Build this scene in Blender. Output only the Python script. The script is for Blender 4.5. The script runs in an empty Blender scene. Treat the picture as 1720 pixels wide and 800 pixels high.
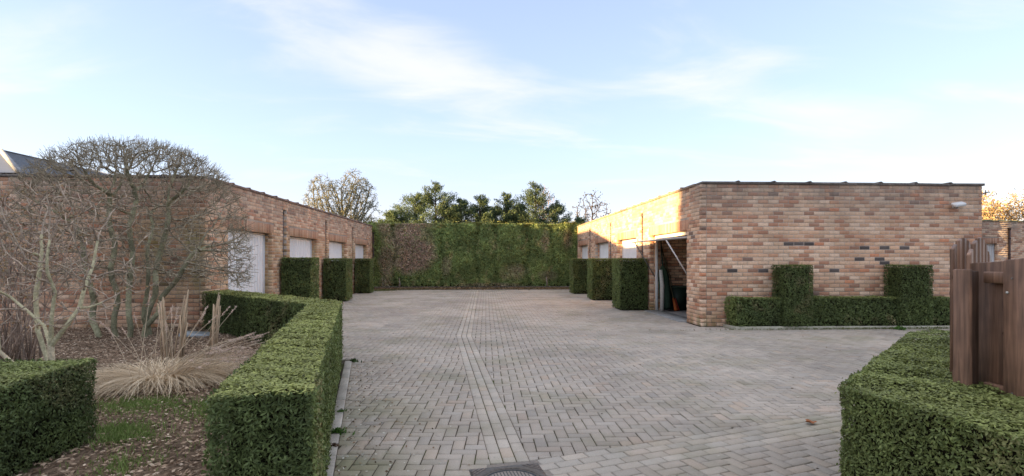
import bpy, math, random
import numpy as np
from mathutils import Vector, Matrix, noise as mnoise

random.seed(7)
RNG = np.random.default_rng(7)
SC = bpy.context.scene
COL = SC.collection
R = math.radians

# ------------------------------------------------------------------ camera
YAW = math.atan(44 / 860)                       # the yard runs a little left of the optical axis
cam_d = bpy.data.cameras.new("Camera")
cam = bpy.data.objects.new("Camera", cam_d)
COL.objects.link(cam)
cam_d.sensor_width = 36.0
cam_d.lens = 18.0
cam_d.shift_y = 36 / 1720
cam_d.clip_start = 0.05
cam_d.clip_end = 3000
cam.location = (0, 0, 1.40)
cam.rotation_euler = (R(90), 0, -YAW)
SC.camera = cam

# ------------------------------------------------------------------ sky, sun, exposure
SUN_TAN_AZ = 0.14
SUN_DROP = 0.120
sun_dir = Vector((1.0, SUN_TAN_AZ, -SUN_DROP)).normalized()     # from the sun into the yard
SUN_EL = math.asin(-sun_dir.z)
SUN_AZ = math.atan2(-sun_dir.x, -sun_dir.y)                      # clockwise from +Y
world = bpy.data.worlds.new("World")
SC.world = world
world.use_nodes = True
SKY_STRENGTH = 0.15
EXPOSURE = 2.90


def build_world():
    nt = world.node_tree
    N = nt.nodes
    L = nt.links
    N.clear()
    out = N.new("ShaderNodeOutputWorld")
    bg = N.new("ShaderNodeBackground")
    sky = N.new("ShaderNodeTexSky")
    sky.sky_type = 'NISHITA'
    sky.sun_disc = False
    sky.sun_elevation = SUN_EL
    sky.sun_rotation = SUN_AZ % (2 * math.pi)
    sky.air_density = 1.0
    sky.dust_density = 0.6
    sky.ozone_density = 1.0
    tc = N.new("ShaderNodeTexCoord")
    sep = N.new("ShaderNodeSeparateXYZ")
    L.new(tc.outputs["Generated"], sep.inputs[0])

    def math_node(op, a, b=None, clamp=False):
        m = N.new("ShaderNodeMath")
        m.operation = op
        m.use_clamp = clamp
        for i, v in enumerate((a, b)):
            if v is None:
                continue
            if isinstance(v, (int, float)):
                m.inputs[i].default_value = v
            else:
                L.new(v, m.inputs[i])
        return m.outputs[0]
    zz = math_node('ADD', math_node('MAXIMUM', sep.outputs[2], 0.0), 0.16)
    px = math_node('DIVIDE', sep.outputs[0], zz)
    py = math_node('DIVIDE', sep.outputs[1], zz)
    comb = N.new("ShaderNodeCombineXYZ")
    L.new(px, comb.inputs[0])
    L.new(py, comb.inputs[1])
    # feathery cirrus: warped, stretched noise on a high plane
    mp = N.new("ShaderNodeMapping")
    mp.inputs["Rotation"].default_value = (0, 0, R(-32))
    mp.inputs["Scale"].default_value = (1.0, 2.1, 1)
    L.new(comb.outputs[0], mp.inputs[0])
    n1 = N.new("ShaderNodeTexNoise")
    n1.inputs["Scale"].default_value = 1.35
    n1.inputs["Detail"].default_value = 7
    n1.inputs["Roughness"].default_value = 0.55
    n1.inputs["Distortion"].default_value = 0.55
    L.new(mp.outputs[0], n1.inputs[0])
    n2 = N.new("ShaderNodeTexNoise")
    n2.inputs["Scale"].default_value = 0.55
    n2.inputs["Detail"].default_value = 3
    L.new(comb.outputs[0], n2.inputs[0])
    # broad places where the wisps gather (centre x, y, radius x, y, turn, weight) on that plane
    total = None
    for cx, cy, rx, ry, rot, wgt in ((-0.26, 1.80, 0.34, 0.55, -35, 0.34), (-1.62, 1.66, 0.45, 0.22, -10, 0.30),
                                     (1.15, 2.0, 1.0, 0.28, 30, 0.20), (2.2, 2.3, 0.9, 0.6, 20, 0.15), (0.05, 2.35, 0.4, 0.2, 25, 0.16)):
        m2 = N.new("ShaderNodeMapping")
        m2.vector_type = 'TEXTURE'
        m2.inputs["Location"].default_value = (cx, cy, 0)
        m2.inputs["Rotation"].default_value = (0, 0, R(rot))
        m2.inputs["Scale"].default_value = (rx, ry, 1)
        L.new(comb.outputs[0], m2.inputs[0])
        ln = N.new("ShaderNodeVectorMath")
        ln.operation = 'LENGTH'
        L.new(m2.outputs[0], ln.inputs[0])
        mr = N.new("ShaderNodeMapRange")
        mr.interpolation_type = 'SMOOTHSTEP'
        mr.inputs[1].default_value = 1.5
        mr.inputs[2].default_value = 0.0
        mr.inputs[3].default_value = 0.0
        mr.inputs[4].default_value = wgt
        L.new(ln.outputs["Value"], mr.inputs[0])
        total = mr.outputs[0] if total is None else math_node('ADD', total, mr.outputs[0])
    base = math_node('MULTIPLY', n2.outputs[0], 0.25)
    amount = math_node('ADD', total, base)
    s = math_node('ADD', n1.outputs[0], amount)
    cr = N.new("ShaderNodeMapRange")
    cr.interpolation_type = 'SMOOTHSTEP'
    cr.inputs[1].default_value = 0.62
    cr.inputs[2].default_value = 1.05
    cr.inputs[3].default_value = 0.0
    cr.inputs[4].default_value = 0.78
    L.new(s, cr.inputs[0])
    # thin even haze over the whole sky: whiter low down, pale blue above, the same all round
    ramp = N.new("ShaderNodeValToRGB")
    el = ramp.color_ramp.elements
    for pos, c in ((0.0, (0.43, 0.42, 0.65)), (0.2, (0.40, 0.42, 0.68)), (0.45, (0.325, 0.425, 0.70)), (1.0, (0.40, 0.53, 0.82))):
        e = el[0] if pos == 0 else el[1] if pos == 1 else el.new(pos)
        e.color = (*c, 1)
    L.new(sep.outputs[2], ramp.inputs[0])
    hz = N.new("ShaderNodeVectorMath")
    hz.operation = 'SCALE'
    hz.inputs["Scale"].default_value = 1 / 0.83
    L.new(ramp.outputs[0], hz.inputs[0])
    gm = N.new("ShaderNodeGamma")
    gm.inputs["Gamma"].default_value = 0.80
    L.new(sky.outputs[0], gm.inputs["Color"])
    mixv = N.new("ShaderNodeMix")
    mixv.data_type = 'RGBA'
    mixv.inputs["Factor"].default_value = 0.79
    L.new(gm.outputs[0], mixv.inputs["A"])
    L.new(hz.outputs[0], mixv.inputs["B"])
    mix = N.new("ShaderNodeMix")
    mix.data_type = 'RGBA'
    mix.inputs["B"].default_value = (0.97, 1.0, 1.04, 1)
    L.new(cr.outputs[0], mix.inputs["Factor"])
    L.new(mixv.outputs["Result"], mix.inputs["A"])
    wb = N.new("ShaderNodeVectorMath")
    wb.operation = 'MULTIPLY'
    wb.inputs[1].default_value = (1.0, 0.958, 0.955)
    L.new(mix.outputs["Result"], wb.inputs[0])
    L.new(wb.outputs[0], bg.inputs["Color"])
    bg.inputs["Strength"].default_value = SKY_STRENGTH
    L.new(bg.outputs[0], out.inputs[0])


build_world()
sun_d = bpy.data.lights.new("Sun", 'SUN')
sun_d.energy = 3.5
sun_d.angle = R(0.6)
sun_d.color = (1.0, 0.66, 0.30)
sun = bpy.data.objects.new("Sun", sun_d)
COL.objects.link(sun)
sun.location = (-20, -3, 8)
sun.rotation_euler = sun_dir.to_track_quat('-Z', 'Y').to_euler()
SC.view_settings.view_transform = 'Standard'
SC.view_settings.look = 'None'
SC.view_settings.gamma = 1
SC.view_settings.exposure = EXPOSURE
SC.cycles.max_bounces = 6
SC.cycles.diffuse_bounces = 3


# ------------------------------------------------------------------ helpers
def lin(r, g, b):
    f = lambda v: (v / 255 / 12.92) if v / 255 <= 0.04045 else ((v / 255 + 0.055) / 1.055) ** 2.4
    return (f(r), f(g), f(b))


def raw_mesh(name, V, loops, starts, totals, tint=None, smooth=False):
    me = bpy.data.meshes.new(name)
    V = np.asarray(V, dtype=np.float32)
    me.vertices.add(len(V))
    me.vertices.foreach_set("co", V.ravel())
    me.loops.add(len(loops))
    me.loops.foreach_set("vertex_index", np.asarray(loops, dtype=np.int32))
    me.polygons.add(len(starts))
    me.polygons.foreach_set("loop_start", np.asarray(starts, dtype=np.int32))
    me.polygons.foreach_set("loop_total", np.asarray(totals, dtype=np.int32))
    if smooth:
        me.polygons.foreach_set("use_smooth", np.ones(len(starts), dtype=bool))
    me.update(calc_edges=True)
    me.validate()
    if tint is not None:
        t = np.ones((len(V), 4), dtype=np.float32)
        t[:, :3] = tint
        a = me.color_attributes.new("tint", 'FLOAT_COLOR', 'POINT')
        a.data.foreach_set("color", t.ravel())
    return me


ROOT = {}


def link(name, me, mat, parent=None, origin=None, kind=None):
    """one mesh object whose vertices are given in world coordinates; its origin moves to its base centre"""
    n = len(me.vertices)
    co = np.empty(n * 3, dtype=np.float32)
    me.vertices.foreach_get("co", co)
    co = co.reshape(-1, 3)
    if origin is None:
        lo, hi = co.min(0), co.max(0)
        origin = ((lo[0] + hi[0]) / 2, (lo[1] + hi[1]) / 2, lo[2])
    co -= np.asarray(origin, dtype=np.float32)
    me.vertices.foreach_set("co", co.ravel())
    me.update()
    o = bpy.data.objects.new(name, me)
    me.materials.append(mat)
    COL.objects.link(o)
    w = Vector([float(v) for v in origin])
    ROOT[o.name] = w
    o.location = w
    if parent is not None:
        o.parent = parent
        o.location = w - ROOT[parent.name]
    if kind:
        o["kind"] = kind
    return o


def obj(name, V, F, mat, parent=None, tint=None, smooth=False, origin=None, kind=None):
    loops = [i for f in F for i in f]
    totals = [len(f) for f in F]
    starts = np.concatenate(([0], np.cumsum(totals)[:-1]))
    return link(name, raw_mesh(name, V, loops, starts, totals, tint, smooth), mat, parent, origin, kind)


def empty(name, loc):
    o = bpy.data.objects.new(name, None)
    o.empty_display_size = 0.2
    COL.objects.link(o)
    o.location = loc
    ROOT[o.name] = Vector(loc)
    return o


def tag(o, label=None, cat=None, group=None, kind=None):
    for k, v in (("label", label), ("category", cat), ("group", group), ("kind", kind)):
        if v:
            o[k] = v
    return o


class MB:
    """collects shapes; build() links them as ONE mesh object"""

    def __init__(s):
        s.V = []
        s.F = []
        s.T = []

    def add(s, V, F, t=(1, 1, 1)):
        b = len(s.V)
        s.V += [tuple(v) for v in V]
        s.F += [tuple(i + b for i in f) for f in F]
        s.T += [t] * len(V)
        return s

    def box(s, lo, hi, t=(1, 1, 1), M=None, bev=0.0):
        x0, y0, z0 = lo
        x1, y1, z1 = hi
        if bev <= 0:
            V = [(x0, y0, z0), (x1, y0, z0), (x1, y1, z0), (x0, y1, z0), (x0, y0, z1), (x1, y0, z1), (x1, y1, z1), (x0, y1, z1)]
            F = [(3, 2, 1, 0), (4, 5, 6, 7), (0, 1, 5, 4), (1, 2, 6, 5), (2, 3, 7, 6), (3, 0, 4, 7)]
        else:
            b = bev
            V = []
            for z, i in ((z0, b), (z0 + b, 0), (z1 - b, 0), (z1, b)):
                V += [(x0 + i + b * (i == 0), y0 + i, z), (x1 - i - b * (i == 0), y0 + i, z), (x1 - i, y0 + i + b * (i == 0), z), (x1 - i, y1 - i - b * (i == 0), z),
                      (x1 - i - b * (i == 0), y1 - i, z), (x0 + i + b * (i == 0), y1 - i, z), (x0 + i, y1 - i - b * (i == 0), z), (x0 + i, y0 + i + b * (i == 0), z)]
            F = [tuple(range(7, -1, -1)), tuple(range(24, 32))]
            for k in range(3):
                for j in range(8):
                    F.append((k * 8 + j, k * 8 + (j + 1) % 8, k * 8 + 8 + (j + 1) % 8, k * 8 + 8 + j))
        if M is not None:
            V = [tuple(M @ Vector(v)) for v in V]
        return s.add(V, F, t)

    def tube(s, pts, rad, n=8, t=(1, 1, 1), caps=True):
        pts = [Vector(p) for p in pts]
        if not hasattr(rad, '__len__'):
            rad = [rad] * len(pts)
        V = []
        F = []
        for i, p in enumerate(pts):
            d = (pts[min(i + 1, len(pts) - 1)] - pts[max(i - 1, 0)]).normalized()
            a = d.orthogonal().normalized() if i == 0 else (ref - d * ref.dot(d)).normalized()
            ref = a
            b = d.cross(a)
            for k in range(n):
                th = 2 * math.pi * k / n
                V.append(p + (a * math.cos(th) + b * math.sin(th)) * rad[i])
        for i in range(len(pts) - 1):
            for k in range(n):
                F.append((i * n + k, i * n + (k + 1) % n, (i + 1) * n + (k + 1) % n, (i + 1) * n + k))
        if caps:
            F.append(tuple(range(n - 1, -1, -1)))
            F.append(tuple(range((len(pts) - 1) * n, len(pts) * n)))
        return s.add(V, F, t)

    def prism(s, poly, z0, z1, t=(1, 1, 1)):
        n = len(poly)
        V = [(x, y, z0) for x, y in poly] + [(x, y, z1) for x, y in poly]
        F = [tuple(range(n - 1, -1, -1)), tuple(range(n, 2 * n))] + [(i, (i + 1) % n, n + (i + 1) % n, n + i) for i in range(n)]
        return s.add(V, F, t)

    def build(s, name, mat, parent=None, smooth=False, kind=None, origin=None):
        return obj(name, s.V, s.F, mat, parent, np.array(s.T), smooth, origin, kind)


# ------------------------------------------------------------------ materials
def new_mat(name):
    m = bpy.data.materials.new(name)
    m.use_nodes = True
    nt = m.node_tree
    return m, nt, nt.nodes, nt.links, nt.nodes["Principled BSDF"]


def tinted(name, rough=0.85, scale=30.0, lo=0.8, hi=1.15, bump=0.3, bump_scale=None, big=None, spec=0.3, metal=0.0,
           stain=None, leafy=0.0, dist=0.01, speck=None):
    """colour from the 'tint' attribute, broken up by noise; big = (scale, lo, hi); stain = list of (scale, from, to, colour, z0, z1, amount)"""
    m, nt, N, L, P = new_mat(name)
    at = N.new("ShaderNodeAttribute")
    at.attribute_name = "tint"
    geo = N.new("ShaderNodeNewGeometry")
    col = at.outputs["Color"]

    def nz(sc, det=5, streak=False):
        n = N.new("ShaderNodeTexNoise")
        n.inputs["Scale"].default_value = sc
        n.inputs["Detail"].default_value = det
        n.inputs["Roughness"].default_value = 0.62
        if streak:
            mpp = N.new("ShaderNodeMapping")
            mpp.inputs["Scale"].default_value = (1, 1, 0.3)
            L.new(geo.outputs["Position"], mpp.inputs[0])
            L.new(mpp.outputs[0], n.inputs[0])
        else:
            L.new(geo.outputs["Position"], n.inputs[0])
        return n.outputs[0]

    def mr(v, a, b, c, d, smooth=False):
        r = N.new("ShaderNodeMapRange")
        if smooth:
            r.interpolation_type = 'SMOOTHSTEP'
        for i, q in enumerate((a, b, c, d)):
            r.inputs[i + 1].default_value = q
        L.new(v, r.inputs[0])
        return r.outputs[0]

    def mul(c, f):
        x = N.new("ShaderNodeVectorMath")
        x.operation = 'SCALE'
        L.new(c, x.inputs[0])
        L.new(f, x.inputs["Scale"])
        return x.outputs[0]
    fine = nz(scale)
    col = mul(col, mr(fine, 0.3, 0.7, lo, hi))
    if big:
        col = mul(col, mr(nz(big[0], 3), 0.35, 0.65, big[1], big[2]))
    if speck:
        vo = nz(speck[0], 2)
        x = N.new("ShaderNodeMix")
        x.data_type = 'RGBA'
        x.inputs["B"].default_value = (*speck[2], 1)
        L.new(mr(vo, speck[1], speck[1] + 0.05, 0, speck[3]), x.inputs["Factor"])
        L.new(col, x.inputs["A"])
        col = x.outputs["Result"]
    for st in (stain or []):
        sc_, a, b, c, z0, z1, amt = st[:7]
        sepz = N.new("ShaderNodeSeparateXYZ")
        L.new(geo.outputs["Position"], sepz.inputs[0])
        f = mr(nz(sc_, 4, True), a, b, 0, amt, True)
        h = mr(sepz.outputs[2], z0, z1, 0, 1, True)
        k = N.new("ShaderNodeMath")
        k.operation = 'MULTIPLY'
        L.new(f, k.inputs[0])
        L.new(h, k.inputs[1])
        fac = k.outputs[0]
        if len(st) > 7:                              # a stain that keeps to one patch of the wall: (axis, from, to)
            for ax, p0, p1 in st[7:]:
                k2 = N.new("ShaderNodeMath")
                k2.operation = 'MULTIPLY'
                L.new(fac, k2.inputs[0])
                L.new(mr(sepz.outputs[ax], p0, p1, 0, 1, True), k2.inputs[1])
                fac = k2.outputs[0]
        x = N.new("ShaderNodeMix")
        x.data_type = 'RGBA'
        x.inputs["B"].default_value = (*c, 1)
        L.new(fac, x.inputs["Factor"])
        L.new(col, x.inputs["A"])
        col = x.outputs["Result"]
    L.new(col, P.inputs["Base Color"])
    P.inputs["Roughness"].default_value = rough
    P.inputs["Specular IOR Level"].default_value = spec
    P.inputs["Metallic"].default_value = metal
    if bump:
        bn = N.new("ShaderNodeBump")
        bn.inputs["Strength"].default_value = bump
        bn.inputs["Distance"].default_value = dist
        L.new(nz(bump_scale or scale * 2, 4), bn.inputs["Height"])
        L.new(bn.outputs[0], P.inputs["Normal"])
    if leafy:
        tr = N.new("ShaderNodeBsdfTranslucent")
        L.new(col, tr.inputs["Color"])
        ms = N.new("ShaderNodeMixShader")
        ms.inputs[0].default_value = leafy
        out = N["Material Output"]
        L.new(P.outputs[0], ms.inputs[1])
        L.new(tr.outputs[0], ms.inputs[2])
        L.new(ms.outputs[0], out.inputs[0])
    return m


M = {}
GREY_STAIN = (0.29, 0.24, 0.195)
M['brick'] = tinted('brick', 0.9, 60, 0.72, 1.22, 0.5, 180, (1.2, 0.88, 1.1), 0.15, dist=0.004,
                    stain=[(2.2, 0.25, 0.62, GREY_STAIN, 1.9, 3.0, 0.62), (9, 0.5, 0.72, (0.14, 0.12, 0.10), 2.3, 3.0, 0.5), (5, 0.35, 0.7, (0.15, 0.16, 0.055), 0.42, 0.0, 0.75),
                           (1.6, 0.28, 0.6, (0.22, 0.25, 0.075), 0.2, 1.1, 0.6, (0, -7.2, -6.4), (0, -5.3, -5.6), (2, 2.5, 1.7))])
M['mortar'] = tinted('mortar', 0.95, 40, 0.8, 1.15, 0.5, 120, (1.2, 0.85, 1.1), 0.1,
                     stain=[(2.2, 0.25, 0.62, GREY_STAIN, 1.9, 2.9, 0.7), (5, 0.35, 0.7, (0.10, 0.115, 0.035), 0.42, 0.0, 0.75)])
M['paver'] = tinted('paver', 0.9, 130, 0.80, 1.16, 0.45, 260, (0.5, 0.82, 1.10), 0.2, dist=0.004,
                    stain=[(1.1, 0.46, 0.72, (0.20, 0.20, 0.10), 1, 0.5, 0.40), (0.75, 0.53, 0.70, (0.20, 0.18, 0.155), 1, 0.5, 0.35), (6.0, 0.66, 0.74, (0.12, 0.11, 0.10), 1, 0.5, 0.45), (0.8, 0.38, 0.60, (0.18, 0.20, 0.075), 1, 0.5, 0.62, (0, -0.2, -1.1), (1, 6.0, 3.6))],
                    speck=(42, 0.735, (0.55, 0.53, 0.48), 0.55))
M['sand'] = tinted('joint_sand', 0.95, 60, 0.7, 1.2, 0.4, 200, spec=0.1, stain=[(1.3, 0.45, 0.62, (0.085, 0.10, 0.03), 1, 0.5, 0.9)])
M['concrete'] = tinted('concrete', 0.9, 50, 0.78, 1.15, 0.4, 150, (3, 0.8, 1.1), 0.2)
M['coping'] = tinted('coping_tile', 0.85, 35, 0.6, 1.3, 0.5, 120, (4, 0.75, 1.2), 0.2)
M['white'] = tinted('white_steel', 0.45, 8, 0.95, 1.03, 0.05, 40, (1.5, 0.94, 1.02), 0.4, stain=[(7, 0.35, 0.7, (0.42, 0.37, 0.30), 0.55, 0.0, 0.6), (14, 0.55, 0.75, (0.5, 0.46, 0.40), -1, 0, 0.25)])
M['metal'] = tinted('dark_metal', 0.5, 20, 0.75, 1.2, 0.1, 60, spec=0.4, metal=0.3)
M['iron'] = tinted('cast_iron', 0.55, 40, 0.6, 1.3, 0.3, 120, spec=0.5, metal=0.5)
M['plastic'] = tinted('painted', 0.55, 30, 0.9, 1.08, 0.05, 60)
M['pipe'] = tinted('brown_pipe', 0.5, 20, 0.85, 1.12, 0.1, 60)
M['leaf'] = tinted('hedge_leaf', 0.6, 9, 0.75, 1.25, 0, None, (1.1, 0.82, 1.15), 0.25, leafy=0.15)
M['leaf_far'] = tinted('tree_leaf', 0.65, 2.5, 0.8, 1.2, 0, None, None, 0.2, leafy=0.25)
M['twigs'] = tinted('hedge_inside', 0.95, 25, 0.6, 1.3, 0.8, 60, spec=0.05, dist=0.03)
M['bark'] = tinted('bark', 0.9, 45, 0.65, 1.3, 0.6, 90, (5, 0.75, 1.2), 0.15)
M['straw'] = tinted('dry_grass', 0.8, 12, 0.85, 1.12, 0, None, None, 0.2, leafy=0.2)
M['mulch'] = tinted('mulch', 0.95, 22, 0.45, 1.5, 1.0, 60, (2.0, 0.8, 1.2), 0.1, dist=0.02)
M['chip'] = tinted('wood_chip', 0.9, 60, 0.75, 1.2, 0, spec=0.15)
M['soil'] = tinted('soil', 0.95, 8, 0.6, 1.35, 0.8, 30, (0.7, 0.75, 1.2), 0.1, dist=0.03)
M['slate'] = tinted('slate', 0.5, 6, 0.85, 1.15, 0.1, 30, spec=0.4)
M['render'] = tinted('house_render', 0.9, 10, 0.9, 1.08, 0.2, 40)
M['fabric'] = tinted('cloth', 0.9, 40, 0.8, 1.15, 0.3, 90, spec=0.1)


def wood_mat():
    m, nt, N, L, P = new_mat('stained_wood')
    at = N.new("ShaderNodeAttribute")
    at.attribute_name = "tint"
    tc = N.new("ShaderNodeTexCoord")
    mp = N.new("ShaderNodeMapping")
    mp.inputs["Scale"].default_value = (26, 26, 1.6)
    L.new(tc.outputs["Object"], mp.inputs[0])
    n = N.new("ShaderNodeTexNoise")
    n.inputs["Scale"].default_value = 2.2
    n.inputs["Detail"].default_value = 8
    n.inputs["Distortion"].default_value = 0.6
    L.new(mp.outputs[0], n.inputs[0])
    w = N.new("ShaderNodeTexNoise")
    w.inputs["Scale"].default_value = 5
    w.inputs["Detail"].default_value = 4
    L.new(tc.outputs["Object"], w.inputs[0])
    r = N.new("ShaderNodeMapRange")
    for i, q in enumerate((0.3, 0.7, 0.55, 1.45)):
        r.inputs[i + 1].default_value = q
    L.new(n.outputs[0], r.inputs[0])
    r2 = N.new("ShaderNodeMapRange")
    for i, q in enumerate((0.3, 0.7, 0.7, 1.3)):
        r2.inputs[i + 1].default_value = q
    L.new(w.outputs[0], r2.inputs[0])
    mm = N.new("ShaderNodeMath")
    mm.operation = 'MULTIPLY'
    L.new(r.outputs[0], mm.inputs[0])
    L.new(r2.outputs[0], mm.inputs[1])
    x = N.new("ShaderNodeVectorMath")
    x.operation = 'SCALE'
    L.new(at.outputs["Color"], x.inputs[0])
    L.new(mm.outputs[0], x.inputs["Scale"])
    L.new(x.outputs[0], P.inputs["Base Color"])
    P.inputs["Roughness"].default_value = 0.6
    P.inputs["Specular IOR Level"].default_value = 0.3
    b = N.new("ShaderNodeBump")
    b.inputs["Strength"].default_value = 0.5
    b.inputs["Distance"].default_value = 0.004
    L.new(n.outputs[0], b.inputs["Height"])
    L.new(b.outputs[0], P.inputs["Normal"])
    return m


M['wood'] = wood_mat()


# ------------------------------------------------------------------ ground
def sheet(name, poly, z, mat, t, kind="structure"):
    o = obj(name, [(x, y, z) for x, y in poly], [tuple(range(len(poly)))], mat, tint=np.tile(t, (len(poly), 1)))
    if kind:
        o["kind"] = kind
    return o


sheet('ground', [(-900, -400), (900, -400), (900, 1500), (-900, 1500)], -0.075, M['soil'], (0.10, 0.085, 0.06))
BED_Z = 0.09
bed_poly_in = []

# mulch bed: a gently uneven sheet
def mulch_bed():
    nx, ny = 150, 120
    xs = np.linspace(-15, -0.9, nx)
    ys = np.linspace(0.2, 10.2, ny)
    X, Y = np.meshgrid(xs, ys)
    # keep the sheet left of the hedge line (its edge runs under the hedge)
    lim = np.where(Y < 7.2, -0.55 - 0.26 * Y, -2.42 - (Y - 7.2) * 1.04)
    X = -15 + (X + 15) / (14.1) * (lim + 15)
    Z = np.array([[BED_Z + 0.03 * mnoise.noise(Vector((a * 1.3, b * 1.3, 0))) + 0.02 * mnoise.noise(Vector((a * 5, b * 5, 3))) for a, b in zip(ra, rb)] for ra, rb in zip(X, Y)])
    V = np.stack([X, Y, Z], -1).reshape(-1, 3)
    F = [(j * nx + i, j * nx + i + 1, (j + 1) * nx + i + 1, (j + 1) * nx + i) for j in range(ny - 1) for i in range(nx - 1)]
    o = obj('planting_bed', V, F, M['mulch'], tint=np.tile((0.22, 0.155, 0.105), (len(V), 1)), smooth=True)
    o["kind"] = "structure"
    return o


mulch_bed()


def in_bed(x, y):
    lim = np.where(y < 7.2, -0.62 - 0.26 * y, -2.5 - (y - 7.2) * 1.04)
    return x < lim - 0.02


# ------------------------------------------------------------------ paving
PL, PW, JT = 0.186, 0.093, 0.0082          # paver module and joint


def clip_half(poly, a, b):
    """keep the side to the left of a->b"""
    out = []
    n = len(poly)
    ex, ey = b[0] - a[0], b[1] - a[1]
    for i in range(n):
        p, q = poly[i], poly[(i + 1) % n]
        dp = ex * (p[1] - a[1]) - ey * (p[0] - a[0])
        dq = ex * (q[1] - a[1]) - ey * (q[0] - a[0])
        if dp >= 0:
            out.append(p)
        if dp * dq < 0:
            k = dp / (dp - dq)
            out.append((p[0] + (q[0] - p[0]) * k, p[1] + (q[1] - p[1]) * k))
    return out


def clip(poly, region):
    for i in range(len(region)):
        poly = clip_half(poly, region[i], region[(i + 1) % len(region)])
        if len(poly) < 3:
            return []
    return poly


def area(p):
    return 0.5 * abs(sum(p[i][0] * p[(i + 1) % len(p)][1] - p[(i + 1) % len(p)][0] * p[i][1] for i in range(len(p))))


def herringbone(region, ang=0.0, org=(0, 0)):
    """rectangular pavers in a 90 degree herringbone, turned by ang, clipped to a convex region (counter-clockwise)"""
    ca, sa = math.cos(ang), math.sin(ang)
    w = PW
    loc = [((x - org[0]) * ca + (y - org[1]) * sa, -(x - org[0]) * sa + (y - org[1]) * ca) for x, y in region]
    x0, x1 = min(p[0] for p in loc), max(p[0] for p in loc)
    y0, y1 = min(p[1] for p in loc), max(p[1] for p in loc)
    out = []
    h = JT / 2
    for j in range(int(y0 / w) - 3, int(y1 / w) + 3):
        for i in range(int(x0 / w) - 3, int(x1 / w) + 3):
            m = (i - j) % 4
            if m == 0:
                r = (i * w, j * w, (i + 2) * w, (j + 1) * w)
            elif m == 3:
                r = (i * w, j * w, (i + 1) * w, (j + 2) * w)
            else:
                continue
            jx, jy = random.gauss(0, 0.0008), random.gauss(0, 0.0008)
            q = [(r[0] + h + jx, r[1] + h + jy), (r[2] - h + jx, r[1] + h + jy), (r[2] - h + jx, r[3] - h + jy), (r[0] + h + jx, r[3] - h + jy)]
            q = [(org[0] + a * ca - b * sa, org[1] + a * sa + b * ca) for a, b in q]
            q = clip(q, region)
            if len(q) >= 3 and area(q) > 0.0009:
                out.append(q)
    return out


def band(a, b, rows, length=PL, width=PW, side=1, shift=0.5):
    """rows of pavers laid lengthwise from a to b; side +1 puts them left of the line"""
    a, b = Vector(a), Vector(b)
    d = (b - a)
    n = d.length
    d.normalize()
    p = Vector((-d.y, d.x)) * side
    out = []
    h = JT / 2
    for r in range(rows):
        s = -(shift * length if r % 2 else 0)
        while s < n:
            s0, s1 = max(s, 0) + h, min(s + length, n) - h
            if s1 - s0 > 0.03:
                q = [a + d * s0 + p * (r * width + h), a + d * s1 + p * (r * width + h), a + d * s1 + p * ((r + 1) * width - h), a + d * s0 + p * ((r + 1) * width - h)]
                if side < 0:
                    q.reverse()
                out.append([(v.x, v.y) for v in q])
            s += length
    return out


A0, A1, A2 = (0.03, 3.52), (-0.54, 9.40), (-0.62, 23.6)     # left edge of the drain line: manhole, bend, far end
AW = 3 * PW
dA = Vector((A1[0] - A0[0], A1[1] - A0[1])).normalized()
A0r = (A0[0] + dA.y * AW, A0[1] - dA.x * AW)
A1r = (A1[0] + AW, A1[1] + 0.02)
A2r = (A2[0] + AW, A2[1])
B0, B1 = (0.44, 3.60), (5.0, 5.135)                         # far edge of the diagonal band
dB = Vector((B1[0] - B0[0], B1[1] - B0[1])).normalized()
BW = 4 * PW
nB = Vector((dB.y, -dB.x))
B0l = (B0[0] + nB.x * BW - dB.x * 0.30, B0[1] + nB.y * BW - dB.y * 0.30)
B1l = (B1[0] + nB.x * BW, B1[1] + nB.y * BW)
KERB0, KERB1 = (-0.62, 1.75), (-1.865, 7.28)                # paving edge along the hedge
polys = []
yard_far_left = [(-5.40, 9.40), A1, A2, (-5.40, 23.6)]
yard_far_right = [A1r, (4.44, 9.42), (4.44, 23.6), A2r]
yard_mid_left = [(-5.40, 7.28), (-1.865, 7.28), (A0[0] + (A1[0] - A0[0]) * 0.64, 7.28), A1, (-5.40, 9.40)]
fore_left = [KERB0, (0.03, 1.75), A0, (A0[0] + (A1[0] - A0[0]) * 0.64, 7.28), KERB1]
yard_mid_right = [(A0r[0], 3.604 - 0.3366 * (0.44 - A0r[0])), (1.98, 4.118), (11.2, 9.42), A1r]
yard_right = [(1.98, 4.118), B1, (11.2, 7.3), (11.2, 9.42)]
front_strip = [(4.44, 9.42), (11.2, 9.42), (11.2, 9.84), (4.9, 9.98), (4.9, 10.40), (4.44, 10.43)]
fore_right = [(0.27, 1.75), (5.0, 1.75), B1l, B0l]
for reg in (yard_far_left, yard_far_right, yard_mid_right, yard_right):
    polys += herringbone(reg)
polys += herringbone([(4.44, 9.42), (11.2, 9.42), (11.2, 9.84), (4.96, 9.96), (4.44, 9.97)])
polys += herringbone([(4.44, 9.97), (4.90, 9.965), (4.90, 10.40), (4.44, 10.41)])
polys += herringbone(yard_mid_left, R(-1.0), (0.03, 0.02))
polys += herringbone(fore_left, R(-2.5), (0.05, 0.06))
polys += herringbone(fore_right, math.atan2(dB.y, dB.x), B0)
N_FIELD = len(polys)
polys += band(A0, A1, 3, side=-1)
polys += band((A1[0], A1[1] + 0.006), A2, 3, side=-1)
polys += band((B0[0] - dB.x * 0.279, B0[1] - dB.y * 0.279), B1, 4, side=-1)
polys += band((-5.40, 23.61), (4.44, 23.61), 1)
MANHOLE = (0.165, 3.225)


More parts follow.
